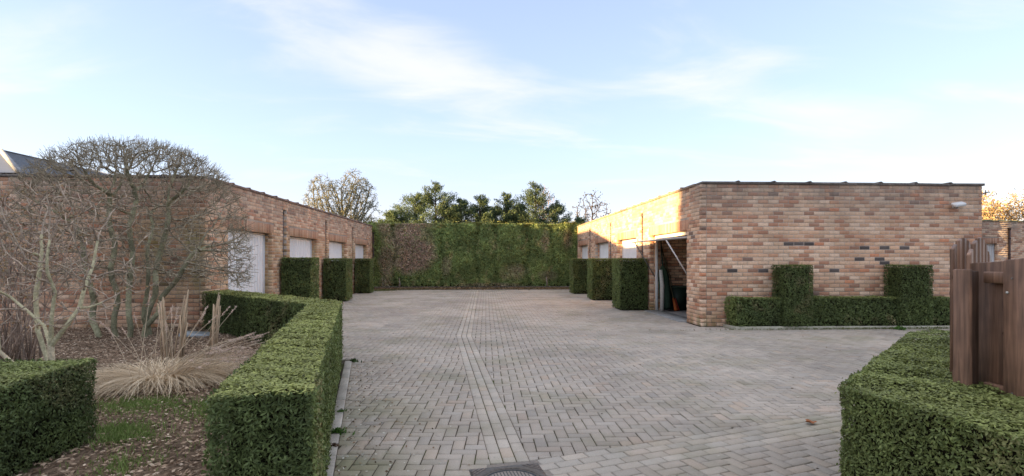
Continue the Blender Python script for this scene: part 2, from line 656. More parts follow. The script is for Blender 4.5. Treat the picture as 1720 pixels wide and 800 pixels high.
def away_from_manhole(p):
    cx = sum(v[0] for v in p) / len(p) - MANHOLE[0]
    cy = sum(v[1] for v in p) / len(p) - MANHOLE[1]
    u, v = cx * dB.x + cy * dB.y, -cx * dB.y + cy * dB.x
    return max(abs(u), abs(v)) > 0.272


BANDS = set(id(p) for p in polys[N_FIELD:])
polys = [p for p in polys if away_from_manhole(p)]


def paver_tint(cx, cy):
    g = random.gauss(1.0, 0.05)
    w = random.gauss(0, 0.012)
    base = np.array((0.465, 0.398, 0.328)) * g
    base[0] *= 1 + w
    base[2] *= 1 - w
    if random.random() < 0.05:
        base *= np.array((0.88, 0.89, 0.90))
    if random.random() < 0.05:
        base *= np.array((1.04, 0.985, 0.95))
    return base


def paver_geom(p):
    cx = sum(v[0] for v in p) / len(p)
    cy = sum(v[1] for v in p) / len(p)
    n = len(p)
    dz = random.gauss(0, 0.0012)
    tx, ty = random.gauss(0, 0.008), random.gauss(0, 0.008)
    V = []
    r = math.sqrt(area(p)) / 2
    ins = 1 - 0.0045 / r
    for k, z in ((1, -0.03), (1, -0.0035), (ins, 0.0)):
        for x, y in p:
            xx, yy = cx + (x - cx) * k, cy + (y - cy) * k
            V.append((xx, yy, z + dz + (tx * (xx - cx) + ty * (yy - cy) if z > -0.02 else 0)))
    F = [tuple(range(2 * n, 3 * n))]
    for L_ in (0, n):
        F += [(L_ + i, L_ + (i + 1) % n, L_ + n + (i + 1) % n, L_ + n + i) for i in range(n)]
    return V, F, paver_tint(cx, cy)


def cam_px(x, y, z):
    c, s = math.cos(YAW), math.sin(YAW)
    xc, zc = x * c - y * s, x * s + y * c
    return 860 + 860 * xc / max(zc, 0.01), 436 - 860 * (z - 1.4) / max(zc, 0.01), zc


pavement = sheet('pavement', [(-5.41, 7.2), (-2.0, 7.2), (-0.6, 1.6), (5.1, 1.6), (11.3, 7.2), (11.3, 10.42), (4.46, 10.42), (4.46, 23.7), (-5.41, 23.7)],
                 -0.009, M['sand'], (0.085, 0.068, 0.048))
seen = []
for i, p in enumerate(polys):
    cx = sum(v[0] for v in p) / len(p)
    cy = sum(v[1] for v in p) / len(p)
    px, py, zc = cam_px(cx, cy, 0)
    ok = 575 < px < 1400 and 480 < py < 797 and area(p) > 0.007
    seen.append((area(p) / zc ** 3 if ok else 0, i))
top = set(i for s, i in sorted(seen, reverse=True)[:300])
mb = MB()
for i, p in enumerate(polys):
    V, F, t = paver_geom(p)
    t = tuple(t * np.array((1.10, 1.11, 1.10)) if id(p) in BANDS else t)
    if i in top:
        obj('paver', V, F, M['paver'], pavement, np.tile(t, (len(V), 1)))
    else:
        mb.add(V, F, t)
mb.build('pavers', M['paver'], pavement, kind="stuff")

# kerb stones between the hedge and the forecourt
kerb = empty('kerb', (-1.3, 4.6, 0))
tag(kerb, kind="structure")
k0, k1 = Vector((KERB0[0] - 0.004, KERB0[1], 0)), Vector((KERB1[0] - 0.004, KERB1[1], 0))
kd = (k1 - k0).normalized()
kn = Vector((-kd.y, kd.x, 0))
s = 0.0
while s < (k1 - k0).length - 0.2:
    mbk = MB()
    g = random.gauss(1, 0.06)
    Mx = Matrix.Translation(k0 + kd * s) @ Matrix(((kd.x, kn.x, 0, 0), (kd.y, kn.y, 0, 0), (0, 0, 1, 0), (0, 0, 0, 1)))
    mbk.box((0.004, 0.0, -0.1), (0.496, 0.09, 0.012 + random.gauss(0, 0.002)), (0.50 * g, 0.45 * g, 0.38 * g), Mx, 0.006)
    mbk.build('kerb_stone', M['concrete'], kerb)
    s += 0.5

# edging round the planting strip before the right-hand wall
edge = empty('bed_edging', (7.5, 9.95, 0))
tag(edge, kind="structure")
pts = [(4.925, 10.42), (4.985, 10.0), (11.2, 9.87)]
for a, b in zip(pts[:-1], pts[1:]):
    a, b = Vector((*a, 0)), Vector((*b, 0))
    d = (b - a)
    n = max(1, round(d.length / 1.0))
    step = d.length / n
    d.normalize()
    nn = Vector((-d.y, d.x, 0))
    for i in range(n):
        Mx = Matrix.Translation(a + d * (i * step)) @ Matrix(((d.x, nn.x, 0, 0), (d.y, nn.y, 0, 0), (0, 0, 1, 0), (0, 0, 0, 1)))
        g = random.gauss(1, 0.06)
        MB().box((0.003, 0, -0.1), (step - 0.003, 0.05, 0.055), (0.46 * g, 0.42 * g, 0.32 * g), Mx, 0.006).build('edging_stone', M['concrete'], edge)
sheet('soil_strip', [(4.93, 10.43), (4.99, 10.03), (11.2, 9.9), (11.2, 10.43)], 0.02, M['soil'], (0.10, 0.075, 0.055))
sheet('litter_strip', [(-5.9, 23.69), (4.9, 23.69), (4.9, 25.9), (-5.9, 25.9)], 0.012, M['soil'], (0.17, 0.13, 0.085))

# manhole
mh = empty('manhole_cover', (MANHOLE[0], MANHOLE[1], 0))
tag(mh, 'cast iron manhole cover with round lid in a square frame at the picture bottom', 'manhole cover')
Mx = Matrix.Translation((MANHOLE[0], MANHOLE[1], 0)) @ Matrix.Rotation(math.atan2(dB.y, dB.x) - R(8), 4, 'Z')
MB().box((-0.30, -0.30, -0.06), (0.30, 0.30, -0.004), (0.36, 0.31, 0.26), Mx).build('mortar_collar', M['concrete'], mh)
fr = MB()
H = 0.238
nseg = 48
ring = []
outer = []
for k in range(nseg):
    th = 2 * math.pi * k / nseg
    m_ = max(abs(math.cos(th)), abs(math.sin(th)))
    outer.append((math.cos(th) / m_ * H, math.sin(th) / m_ * H))
    ring.append((math.cos(th) * 0.198, math.sin(th) * 0.198))
V = [Mx @ Vector((x, y, z)) for z in (-0.03, 0.003) for x, y in outer] + [Mx @ Vector((x, y, z)) for z in (0.003, -0.03) for x, y in ring]
F = []
for L_ in range(3):
    F += [(L_ * nseg + i, L_ * nseg + (i + 1) % nseg, (L_ + 1) * nseg + (i + 1) % nseg, (L_ + 1) * nseg + i) for i in range(nseg)]
fr.add(V, F, (0.15, 0.13, 0.11))
for sx in (-1, 1):
    for sy in (-1, 1):
        for q in (0.03, 0.06, 0.09):
            fr.tube([Mx @ Vector((sx * (H - 0.012), sy * (H - q - 0.02), 0.004)), Mx @ Vector((sx * (H - q - 0.02), sy * (H - 0.012), 0.004))], 0.005, 5, (0.24, 0.20, 0.17))
fr.build('frame', M['iron'], mh)
ld = MB()
lp = [(math.cos(2 * math.pi * k / nseg) * 0.188, math.sin(2 * math.pi * k / nseg) * 0.188) for k in range(nseg)]
V = [Mx @ Vector((x, y, z)) for z in (-0.03, -0.002) for x, y in lp] + [Mx @ Vector((x * 0.92, y * 0.92, -0.002)) for x, y in lp] + [Mx @ Vector((x * 0.90, y * 0.90, -0.008)) for x, y in lp]
F = []
for L_ in range(3):
    F += [(L_ * nseg + i, L_ * nseg + (i + 1) % nseg, (L_ + 1) * nseg + (i + 1) % nseg, (L_ + 1) * nseg + i) for i in range(nseg)]
F.append(tuple(range(3 * nseg, 4 * nseg)))
ld.add(V, F, (0.05, 0.055, 0.058))
for i in range(-8, 9):
    x = i * 0.022
    hh = math.sqrt(max(0.165 ** 2 - x * x, 0))
    if hh > 0.03:
        ld.tube([Mx @ Vector((x, -hh, -0.006)), Mx @ Vector((x, hh, -0.006))], 0.0045, 5, (0.06, 0.065, 0.068))
ld.build('lid', M['iron'], mh)

# ------------------------------------------------------------------ brickwork
CH, BL = 0.0803, 0.2205
BJ = 0.0115
WALL_H = 37 * CH
PAL = [(lin(230, 194, 162), 0.28), (lin(220, 178, 145), 0.24), (lin(206, 156, 124), 0.20), (lin(184, 132, 105), 0.14), (lin(240, 208, 178), 0.12), (lin(158, 118, 97), 0.05), (lin(208, 138, 102), 0.025), (lin(120, 100, 90), 0.01)]
PALC = np.cumsum([w for _, w in PAL])
PALC /= PALC[-1]


def brick_tint(scale=1.0):
    k = int(np.searchsorted(PALC, random.random()))
    c = np.array(PAL[min(k, len(PAL) - 1)][0])
    m_ = np.array(lin(214, 170, 139))
    return tuple((c * 0.80 + m_ * 0.20) * random.gauss(0.98, 0.06) * scale)


class Frame:
    def __init__(s, o, u, n):
        s.o, s.u, s.n = Vector(o), Vector(u), Vector(n)

    def p(s, u, v, d=0.0):
        q = s.o + s.u * u + s.n * d
        return (q.x, q.y, q.z + v)


def course_bricks(W, courses, openings, parity=0, lead=(0, 0), trail=(0, 0), v0=0.0, dark=()):
    """(u0,u1,v0,v1,tint) of a running bond; lead/trail = inset at the ends of even / odd courses (quoins)"""
    out = []
    h = BJ / 2
    for j in range(courses):
        z0, z1 = v0 + j * CH, v0 + (j + 1) * CH
        zc = (z0 + z1) / 2
        free = [(lead[j % 2], W - trail[j % 2])]
        for a, b, c, d in openings:
            if c < zc < d:
                nf = []
                for x, y in free:
                    if b <= x or a >= y:
                        nf.append((x, y))
                        continue
                    if a > x:
                        nf.append((x, a))
                    if b < y:
                        nf.append((b, y))
                free = nf
        off = (BL / 2 if (j + parity) % 2 else 0.0)
        x = -BL + off
        while x < W:
            for a, b in free:
                u0, u1 = max(x, a), min(x + BL, b)
                if u1 - u0 > 0.035:
                    e0 = 0 if u0 == a else h
                    e1 = 0 if u1 == b else h
                    jz = random.gauss(0, 0.0012)
                    out.append((u0 + e0, u1 - e1, z0 + h + jz, z1 - h + jz, brick_tint()))
            x += BL
    return out


def soldier(u0, u1, v0, v1, w=0.0725):
    n = max(1, round((u1 - u0) / w))
    w = (u1 - u0) / n
    h = BJ / 2
    return [(u0 + i * w + h, u0 + (i + 1) * w - h, v0 + h, v1 - h, tuple(np.array(brick_tint()) * 0.5 + np.array(lin(160, 108, 86)) * 0.48)) for i in range(n)]


def brick_geom(fr, b, depth=0.1):
    u0, u1, v0, v1, t = b
    pr = random.gauss(0, 0.0014) if not getattr(fr, 'flat', False) else 0.001
    i = 0.0045
    V = [fr.p(u, v, -depth) for u, v in ((u0, v0), (u1, v0), (u1, v1), (u0, v1))]
    V += [fr.p(u, v, pr - 0.003) for u, v in ((u0, v0), (u1, v0), (u1, v1), (u0, v1))]
    V += [fr.p(u, v, pr) for u, v in ((u0 + i, v0 + i), (u1 - i, v0 + i), (u1 - i, v1 - i), (u0 + i, v1 - i))]
    flip = fr.u.cross(Vector((0, 0, 1))).dot(fr.n) < 0
    F = [(8, 9, 10, 11)]
    for a in (0, 4):
        F += [(a + k, a + (k + 1) % 4, a + 4 + (k + 1) % 4, a + 4 + k) for k in range(4)]
    if flip:
        F = [tuple(reversed(f)) for f in F]
    return V, F, t


def core(mbx, fr, W, Hh, through, chase, t, d0=0.0055, d1=0.30, e0=0.0, e1=0.0):
    g_ = 0.009
    through = [(a - g_, b + g_, c, d + (g_ if d < Hh - 0.1 else 0)) for a, b, c, d in through]
    chase = [(a - g_, b + g_, c, d + g_) for a, b, c, d in chase]
    us = sorted(set([e0, W - e1] + [x for o in through + chase for x in o[:2]]))
    vs = sorted(set([0, Hh] + [x for o in through + chase for x in o[2:]]))
    for a, b in zip(us[:-1], us[1:]):
        for c, d in zip(vs[:-1], vs[1:]):
            um, vm = (a + b) / 2, (c + d) / 2
            if any(o[0] < um < o[1] and o[2] < vm < o[3] for o in through):
                continue
            dd = 0.115 if any(o[0] < um < o[1] and o[2] < vm < o[3] for o in chase) else d0
            P8 = [fr.p(u, v, -dep) for dep in (dd, d1) for u, v in ((a, c), (b, c), (b, d), (a, d))]
            F = [(0, 1, 2, 3), (7, 6, 5, 4), (0, 4, 5, 1), (1, 5, 6, 2), (2, 6, 7, 3), (3, 7, 4, 0)]
            mbx.add(P8, F, t)


MORTAR = (0.56, 0.455, 0.37)
DOOR_H = 2.05


class Garage:
    """a row of brick garages: bricks are laid one by one on the faces the yard sees"""

    def __init__(s, root):
        s.root = root
        s.bricks = []                         # (frame, brick, depth, wall index)
        s.walls = []

    def wall(s, fr, W, through, chase, bricks, d1=0.30, courses=37, e0=0.012, e1=0.012, d0=0.0055):
        mbx = MB()
        core(mbx, fr, W, courses * CH, through, chase, MORTAR, d1=d1, e0=e0, e1=e1, d0=d0)
        w = mbx.build('wall', M['mortar'], s.root)
        s.walls.append(w)
        for b in bricks:
            s.bricks.append((fr, b, 0.1, w))
        return w

    def lay(s, score):
        sc_ = []
        for i, (fr, b, dep, w) in enumerate(s.bricks):
            c = fr.p((b[0] + b[1]) / 2, (b[2] + b[3]) / 2)
            sc_.append((score(c, b, fr), i))
        pick = set(i for q, i in sorted(sc_, reverse=True)[:300] if q > 0)
        rest = {}
        for i, (fr, b, dep, w) in enumerate(s.bricks):
            V, F, t = brick_geom(fr, b, dep)
            if i in pick:
                obj('brick', V, F, M['brick'], w, np.tile(t, (len(V), 1)))
            else:
                rest.setdefault('all', MB()).add(V, F, t)
        for m_ in rest.values():
            m_.build('brickwork', M['brick'], s.root, kind="stuff")


def coping_run(root, a, b, inward, z, step=0.74, tint=(0.19, 0.165, 0.145), skip_first=False):
    """flanged tiles along the wall head with a roll over each joint"""
    a, b = Vector((*a, z)), Vector((*b, z))
    d = b - a
    n = max(1, round(d.length / step))
    st = d.length / n
    d.normalize()
    w = Vector((*inward, 0))
    Mx0 = Matrix(((d.x, w.x, 0, 0), (d.y, w.y, 0, 0), (0, 0, 1, 0), (0, 0, 0, 1)))
    for i in range(n):
        g = random.gauss(1, 0.12)
        t = tuple(c * g for c in tint)
        Mx = Matrix.Translation(a + d * (i * st)) @ Mx0 @ Matrix.Rotation(random.gauss(0, 0.004), 4, 'Y')
        mbx = MB()
        mbx.box((0.002, -0.03, -0.018), (st - 0.002, 0.30, 0.032), t, Mx, 0.006)
        pr = [(-0.045, 0.028), (-0.025, 0.05), (0, 0.058), (0.025, 0.05), (0.045, 0.028)]
        if i > 0:
            V = [Mx @ Vector((x, y, zz)) for y in (-0.036, 0.30) for x, zz in pr]
            F = [(k, k + 1, k + 6, k + 5) for k in range(4)] + [(0, 5, 9, 4), (4, 3, 2, 1, 0), (5, 6, 7, 8, 9)]
            mbx.add(V, F, t)
        mbx.build('coping_tile', M['coping'], root)


def downpipe(root, x, y, z1):
    mbx = MB()
    mbx.tube([(x, y, 0.02), (x, y, z1)], 0.04, 12, (0.075, 0.045, 0.035))
    o = mbx.build('downpipe', M['pipe'], root, smooth=False)
    for z in (0.55, 1.6, z1 - 0.45):
        MB().tube([(x, y, z), (x, y, z + 0.03)], 0.047, 12, (0.05, 0.034, 0.03)).build('bracket', M['pipe'], o)
    MB().tube([(x, y, z1 - 0.09), (x, y, z1 + 0.004)], 0.055, 12, (0.06, 0.04, 0.032)).build('pipe_head', M['pipe'], o)


def garage_door(root, fr, u0, u1, Hh, inset=0.2, tint=(0.92, 0.905, 0.88)):
    """ribbed white up-and-over door in its frame"""
    d = empty('garage_door', fr.p((u0 + u1) / 2, 0, -inset))
    d.parent = root
    d.location = ROOT[d.name] - ROOT[root.name]
    f = 0.05
    mbx = MB()
    n = int((u1 - u0 - 2 * f) / 0.15)
    w = (u1 - u0 - 2 * f) / n
    prof = []
    for i in range(n):
        a = u0 + f + i * w
        prof += [(a, -0.020), (a + 0.010, -0.022), (a + 0.018, 0.0), (a + w - 0.018, 0.0), (a + w - 0.010, -0.022)]
    prof.append((u1 - f, -0.020))
    V = [fr.p(u, z, -inset + q) for z in (0.015, Hh - f) for u, q in prof]
    k = len(prof)
    F = [(i, i + 1, k + i + 1, k + i) for i in range(k - 1)]
    mbx.add(V, F, tint)
    mbx.build('door_panel', M['white'], d)
    fm = MB()
    for a, b, c, e in ((u0, u0 + f - 0.003, 0, Hh), (u1 - f + 0.003, u1, 0, Hh), (u0 + f - 0.003, u1 - f + 0.003, Hh - f + 0.003, Hh)):
        P8 = [fr.p(u, v, -dep) for dep in (inset - 0.02, inset + 0.05) for u, v in ((a, c), (b, c), (b, e), (a, e))]
        fm.add(P8, [(0, 1, 2, 3), (7, 6, 5, 4), (0, 4, 5, 1), (1, 5, 6, 2), (2, 6, 7, 3), (3, 7, 4, 0)], (0.74, 0.73, 0.71))
    fm.build('door_frame', M['white'], d)
    hm = MB()
    um = (u0 + u1) / 2
    hm.tube([fr.p(um, 0.33, -inset), fr.p(um, 0.33, -inset + 0.05)], 0.014, 8, (0.03, 0.03, 0.03))
    hm.tube([fr.p(um - 0.06, 0.33, -inset + 0.05), fr.p(um + 0.06, 0.33, -inset + 0.05)], 0.012, 8, (0.03, 0.03, 0.03))
    hm.build('handle', M['metal'], d)
    return d


def garage_side(ga, fr, W, doors, chases, open_idx=None):
    """the long face with doors: lintels of upright bricks, recessed jambs, pipe chases"""
    lint = [(a - 0.11, b + 0.11, DOOR_H, DOOR_H + 3 * CH) for a, b in doors]
    thr = [(a, b, -0.01, DOOR_H) for a, b in doors]
    ch = [(c - 0.12, c + 0.12, -0.01, 34 * CH) for c in chases]
    br = course_bricks(W, 37, thr + lint + ch, lead=(0.1 + BJ, 0), trail=(0, 0.0))
    for a, b, c, d in lint:
        br += soldier(a, b, c, d)
    core_thr = [(a, b, 0, DOOR_H) for a, b in doors]
    core_ch = [(c - 0.12, c + 0.12, 0, 34 * CH) for c in chases]
    w = ga.wall(fr, W, core_thr, core_ch, br, e0=0.02)
    for a, b in doors:
        for u, n in ((a, fr.u), (b, -fr.u)):
            jf = Frame(fr.p(u, 0, 0), -fr.n, n)
            for q in course_bricks(0.29, 25, [], parity=0, lead=(0.1 + BJ, 0.1 + BJ)):
                if q[3] < DOOR_H - 0.0:
                    ga.bricks.append((jf, q, 0.02, w))
    return w


# ---- right-hand row
RX, RY, RY1, RX1 = 4.48, 10.44, 25.7, 10.62
gr = empty('garage_row', ((RX + RX1) / 2, (RY + RY1) / 2, 0))
tag(gr, 'long brick garage row on the right whose nearest door is tilted open', 'garage row')
G = Garage(gr)
fF = Frame((RX, RY, 0), (1, 0, 0), (0, -1, 0))
G.wall(fF, RX1 - RX, [], [], course_bricks(RX1 - RX, 37, [], parity=1, lead=(0, 0.1 + BJ)))
fS = Frame((RX, RY, 0), (0, 1, 0), (-1, 0, 0))
RD = [(0.79, 3.33), (4.60, 6.85), (8.10, 10.35), (11.92, 14.12)]
RC = [4.07, 7.81, 11.46]
garage_side(G, fS, RY1 - RY, RD, RC)
for a, b in RD[1:]:
    garage_door(gr, fS, a, b, DOOR_H)
for c in RC:
    downpipe(gr, RX + 0.055, RY + c + 0.03, 33.6 * CH)
downpipe(gr, RX - 0.045, RY1 - 0.06, 34 * CH)
# a few black header-like bricks in rows, as fired
DARK = [(1225, 452), (1283, 452), (1338, 409), (1325, 409), (1400, 452), (1358, 409), (1440, 435), (1483, 435), (1447, 417), (1485, 417), (1512, 416), (1528, 416), (1511, 429), (1545, 430), (1492, 442)]


def dark_some(ga, fr, marks):
    for px, py in marks:
        c, s = math.cos(YAW), math.sin(YAW)
        xc = (px - 860) / 860
        k = RY / (c - xc * s)
        u, v = (xc * c + s) * k - RX, 1.4 + (436 - py) / 860 * k
        for i, (f, b, dep, w) in enumerate(ga.bricks):
            if f is fr and b[0] <= u <= b[1] and b[2] - 0.01 <= v <= b[3] + 0.01:
                ga.bricks[i] = (f, (*b[:4], tuple(np.array((0.11, 0.09, 0.08)) * random.uniform(0.8, 1.4))), dep, w)
                break


dark_some(G, fF, DARK)
# inside of the open garage
iw = MB()
YP = RY + 3.75
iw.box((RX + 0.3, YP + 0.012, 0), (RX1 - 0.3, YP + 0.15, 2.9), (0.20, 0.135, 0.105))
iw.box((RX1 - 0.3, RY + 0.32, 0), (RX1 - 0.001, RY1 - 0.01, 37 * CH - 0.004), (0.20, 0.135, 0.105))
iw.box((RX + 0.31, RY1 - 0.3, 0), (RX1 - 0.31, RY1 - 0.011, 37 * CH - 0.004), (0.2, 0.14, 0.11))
iw.build('inner_wall', M['mortar'], gr)
fI = Frame((RX + 0.3, YP, 0), (1, 0, 0), (0, -1, 0))
for q in course_bricks(3.4, 34, [], parity=1):
    G.bricks.append((fI, (*q[:4], tuple(np.array(q[4]) * 1.1)), 0.02, G.walls[1]))
MB().box((RX + 0.02, RY + 0.31, 36.2 * CH), (RX1 - 0.31, RY1 - 0.31, 36.9 * CH), (0.12, 0.11, 0.10)).build('roof', M['concrete'], gr)
MB().box((RX - 0.16, RY + 0.80, -0.05), (RX + 0.30, RY + 3.32, 0.022), (0.34, 0.33, 0.31), None, 0.008).build('threshold', M['concrete'], gr)
MB().box((RX + 0.301, RY + 0.31, -0.05), (RX1 - 0.301, YP + 0.01, 0.012), (0.22, 0.20, 0.18)).build('garage_floor', M['concrete'], gr)


def right_score(c, b, fr):
    px, py, zc = cam_px(*c)
    if fr is not fF or not (1180 < px < 1650 and 300 < py < 549):
        return 0
    if px > 1213 and py > 492 or 1290 < px < 1370 and py > 440 or 1480 < px < 1570 and py > 440 or px > 1600 and py > 398:
        return 0
    return (b[1] - b[0]) * 1000 + (700 - py) * 0.01 + (40 if py > 380 else 0)


G.lay(right_score)
coping_run(gr, (RX - 0.0, RY), (RX1 + 0.04, RY), (0, 1), WALL_H + 0.02)
coping_run(gr, (RX, RY1), (RX, RY + 0.305), (1, 0), WALL_H + 0.02, tint=(0.26, 0.20, 0.155))
# the tilted-up door of the first garage
dp = empty('garage_door', (RX, RY + 2.06, 1.85))
dp.parent = gr
dp.location = ROOT[dp.name] - ROOT[gr.name]
tl = MB()
P_out, P_in = (RX - 0.52, 1.845), (RX + 1.62, 2.005)
dz = 0.035
y0, y1 = RY + 0.86, RY + 3.28
V = [(P_out[0], y0, P_out[1]), (P_out[0], y1, P_out[1]), (P_in[0], y1, P_in[1]), (P_in[0], y0, P_in[1])]
V += [(x, y, z + dz) for x, y, z in V]
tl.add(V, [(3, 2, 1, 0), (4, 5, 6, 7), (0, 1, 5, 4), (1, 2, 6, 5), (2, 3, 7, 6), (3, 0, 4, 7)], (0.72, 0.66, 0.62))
tl.build('door_panel', M['white'], dp)
arm = MB()
arm.tube([(RX - 0.44, y1 - 0.02, 1.85), (RX + 0.12, y1 + 0.02, 0.93)], 0.014, 6, (0.20, 0.19, 0.18))
arm.build('arm', M['metal'], dp)
arm = MB()
arm.tube([(RX - 0.44, y0 + 0.02, 1.85), (RX + 0.12, y0 - 0.02, 0.93)], 0.018, 6, (0.62, 0.58, 0.55))
arm.build('arm', M['metal'], dp)
for yy in (RY + 0.79, RY + 3.27):
    MB().box((RX + 0.14, yy, 0.02), (RX + 0.20, yy + 0.06, 2.04), (0.74, 0.73, 0.70), None, 0.004).build('frame_post', M['white'], dp)
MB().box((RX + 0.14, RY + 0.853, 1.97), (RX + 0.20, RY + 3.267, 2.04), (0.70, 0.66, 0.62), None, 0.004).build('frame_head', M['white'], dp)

# ---- left-hand row
LX, LY, LY1, LX0 = -5.43, 10.21, 24.91, -11.6
gl = empty('garage_row', ((LX + LX0) / 2, (LY + LY1) / 2, 0))
tag(gl, 'long brick garage row on the left with closed white doors, behind the domed tree', 'garage row')
GL = Garage(gl)
lF = Frame((LX0, LY, 0), (1, 0, 0), (0, -1, 0))
GL.wall(lF, LX - LX0, [], [], course_bricks(LX - LX0, 37, [], parity=1, trail=(0, 0.1 + BJ)))
lS = Frame((LX, LY, 0), (0, 1, 0), (1, 0, 0))
LD = [(0.90, 3.12), (4.30, 6.62), (7.87, 10.09), (11.44, 13.60)]
LC = [3.93, 7.55, 11.05]
garage_side(GL, lS, LY1 - LY, LD, LC)
for a, b in LD:
    garage_door(gl, lS, a, b, DOOR_H, inset=0.2)
for c in LC:
    downpipe(gl, LX - 0.055, LY + c - 0.04, 33.6 * CH)
downpipe(gl, LX + 0.045, LY1 - 0.06, 34 * CH)
bw = MB()
bw.box((LX0 + 0.001, LY + 0.31, 0), (LX0 + 0.3, LY1 - 0.01, 37 * CH - 0.004), (0.2, 0.14, 0.11))
bw.box((LX0 + 0.31, LY1 - 0.3, 0), (LX - 0.31, LY1 - 0.011, 37 * CH - 0.004), (0.2, 0.14, 0.11))
bw.build('rear_wall', M['mortar'], gl)
MB().box((LX0 + 0.02, LY + 0.31, 36.2 * CH), (LX - 0.31, LY1 - 0.31, 36.9 * CH), (0.12, 0.11, 0.10)).build('roof', M['concrete'], gl)


def left_score(c, b, fr):
    px, py, zc = cam_px(*c)
    if fr is lS and 345 < px < 480 and py < 380:
        return (b[1] - b[0]) * 500 / zc
    if fr is lF and 0 <= px < 345 and py < 480:
        return (b[1] - b[0]) * 100 - abs(py - 330) * 0.02 + (8 if px < 60 or px > 300 else 0)
    return 0


GL.lay(left_score)
coping_run(gl, (LX0, LY), (LX, LY), (0, 1), WALL_H + 0.02)
coping_run(gl, (LX, LY + 0.305), (LX, LY1), (-1, 0), WALL_H + 0.02, tint=(0.24, 0.165, 0.135))

# ---- far garage beyond the gate
FY = 20.0
gf = empty('garage_row', (24.5, FY + 3, 0))
tag(gf, 'distant low brick garage at the right edge with a white door above the wooden gate', 'garage row')
GF = Garage(gf)
fu, fn = Vector((0.98, 0.199, 0)).normalized(), Vector((0.199, -0.98, 0)).normalized()
ff = Frame((18.6, FY - 0.42, 0), fu, fn)
fd = [(0.2, 2.55), (4.2, 6.5)]
lint = [(a - 0.1, b + 0.1, DOOR_H, DOOR_H + 3 * CH) for a, b in fd]
bb = course_bricks(8.0, 37, [(a, b, -0.01, DOOR_H) for a, b in fd] + lint)
for q in lint:
    bb += soldier(*q)
GF.wall(ff, 8.0, [(a, b, 0, DOOR_H) for a, b in fd], [], bb)
for a, b in fd:
    garage_door(gf, ff, a, b, DOOR_H, 0.15, (0.70, 0.66, 0.62))
GF.lay(lambda c, b, f: (1 if 1652 < cam_px(*c)[0] < 1718 and 370 < cam_px(*c)[1] < 432 else 0) * (b[1] - b[0]))
q = Vector(ff.p(3.15, 0, 0.05))
downpipe(gf, q.x, q.y, 2.72)
coping_run(gf, ff.p(0, 0)[:2], ff.p(8.0, 0)[:2], (-fn.x, -fn.y), WALL_H + 0.02, tint=(0.20, 0.19, 0.12))
MB().box((0.02, 0.31, 0), (7.98, 5.5, 2.95), (0.2, 0.14, 0.11), Matrix.Translation(ff.o) @ Matrix(((fu.x, -fn.x, 0, 0), (fu.y, -fn.y, 0, 0), (0, 0, 1, 0), (0, 0, 0, 1)))).build('rear_block', M['mortar'], gf)

# ---- house with a hipped slate roof behind the left row
def hip_roof(root, x0, x1, y0, y1, ze, zr, ridge, mat, t, courses=0):
    xr, ya, yb = ridge
    A, B = (xr, ya, zr), (xr, yb, zr)
    mbx = MB()
    E = [(x0, y0, ze), (x1, y0, ze), (x1, y1, ze), (x0, y1, ze)]
    mbx.add([E[0], E[1], A], [(0, 1, 2)], t)
    mbx.add([E[2], E[3], B], [(0, 1, 2)], t)
    mbx.add([E[3], E[0], A, B], [(0, 1, 2, 3)], t)
    mbx.add([E[1], E[2], B, A], [(0, 1, 2, 3)], t)
    mbx.add(E, [(3, 2, 1, 0)], t)
    r = mbx.build('roof', mat, root)
    # slate courses on the slope that faces the yard
    E1, E2 = Vector(E[1]), Vector(E[2])
    nrm = (E2 - E1).cross(Vector(A) - E1).normalized()
    for k in range(courses):
        f0, f1 = k / courses, (k + 1) / courses
        a0, b0 = E1.lerp(Vector(A), f0), E2.lerp(Vector(B), f0)
        a1, b1 = E1.lerp(Vector(A), f1), E2.lerp(Vector(B), f1)
        g = random.gauss(1, 0.05)
        V = [a0 + nrm * 0.03, b0 + nrm * 0.03, b1 + nrm * 0.008, a1 + nrm * 0.008, a0, b0]
        MB().add(V, [(0, 1, 2, 3), (4, 5, 1, 0)], tuple(c * g for c in t)).build('slate_course', mat, r)
    rt = MB()
    rt.tube([A, B], 0.07, 6, (0.10, 0.10, 0.105))
    rt.build('ridge', M['coping'], r)
    for p, q in ((E[1], A), (E[2], B), (E[0], A), (E[3], B)):
        ht = MB()
        ht.tube([Vector(p) + Vector((0, 0, 0.03)), Vector(q) + Vector((0, 0, 0.03))], 0.075, 6, (0.34, 0.35, 0.37))
        ht.build('hip_ridge', M['concrete'], r)
    return r


hs = empty('house', (-17, 20, 0))
tag(hs, 'low house with a hipped blue-grey slate roof showing above the left garage', 'house')
hip_roof(hs, -21.9, -12.25, 14.1, 27.4, 3.68, 5.22, (-17.08, 18.95, 22.9), M['slate'], (0.135, 0.15, 0.175), 13)
MB().box((-21.5, 14.5, 0), (-12.7, 27.0, 3.66), (0.3, 0.2, 0.16)).build('wall', M['render'], hs)

# ---- unseen house added far left, sized to shade the forecourt and front walls
shade_house = empty('house', (-48, -4.0, 0))
tag(shade_house, 'unseen two-storey house added far beyond the left edge to shade the yard', 'house')
MB().box((-52, -30.0, 0), (-45, 4.0, 7.4), (0.35, 0.24, 0.19)).build('wall', M['render'], shade_house)
MB().box((-51, 4.002, 0), (-45.01, 12.0, 7.55), (0.35, 0.24, 0.19)).build('shade_wing', M['render'], shade_house)  # lower unseen block, added to set the shadow height on the walls
mbx = MB()
V = [(-52.4, -30.4, 7.4), (-44.6, -30.4, 7.4), (-44.6, 4.1, 7.4), (-52.4, 4.1, 7.4), (-48.5, -30.4, 10.6), (-48.5, 4.1, 10.6)]
mbx.add(V, [(0, 1, 4), (2, 3, 5), (1, 2, 5, 4), (3, 0, 4, 5), (3, 2, 1, 0)], (0.12, 0.12, 0.13))
mbx.build('roof', M['slate'], shade_house)


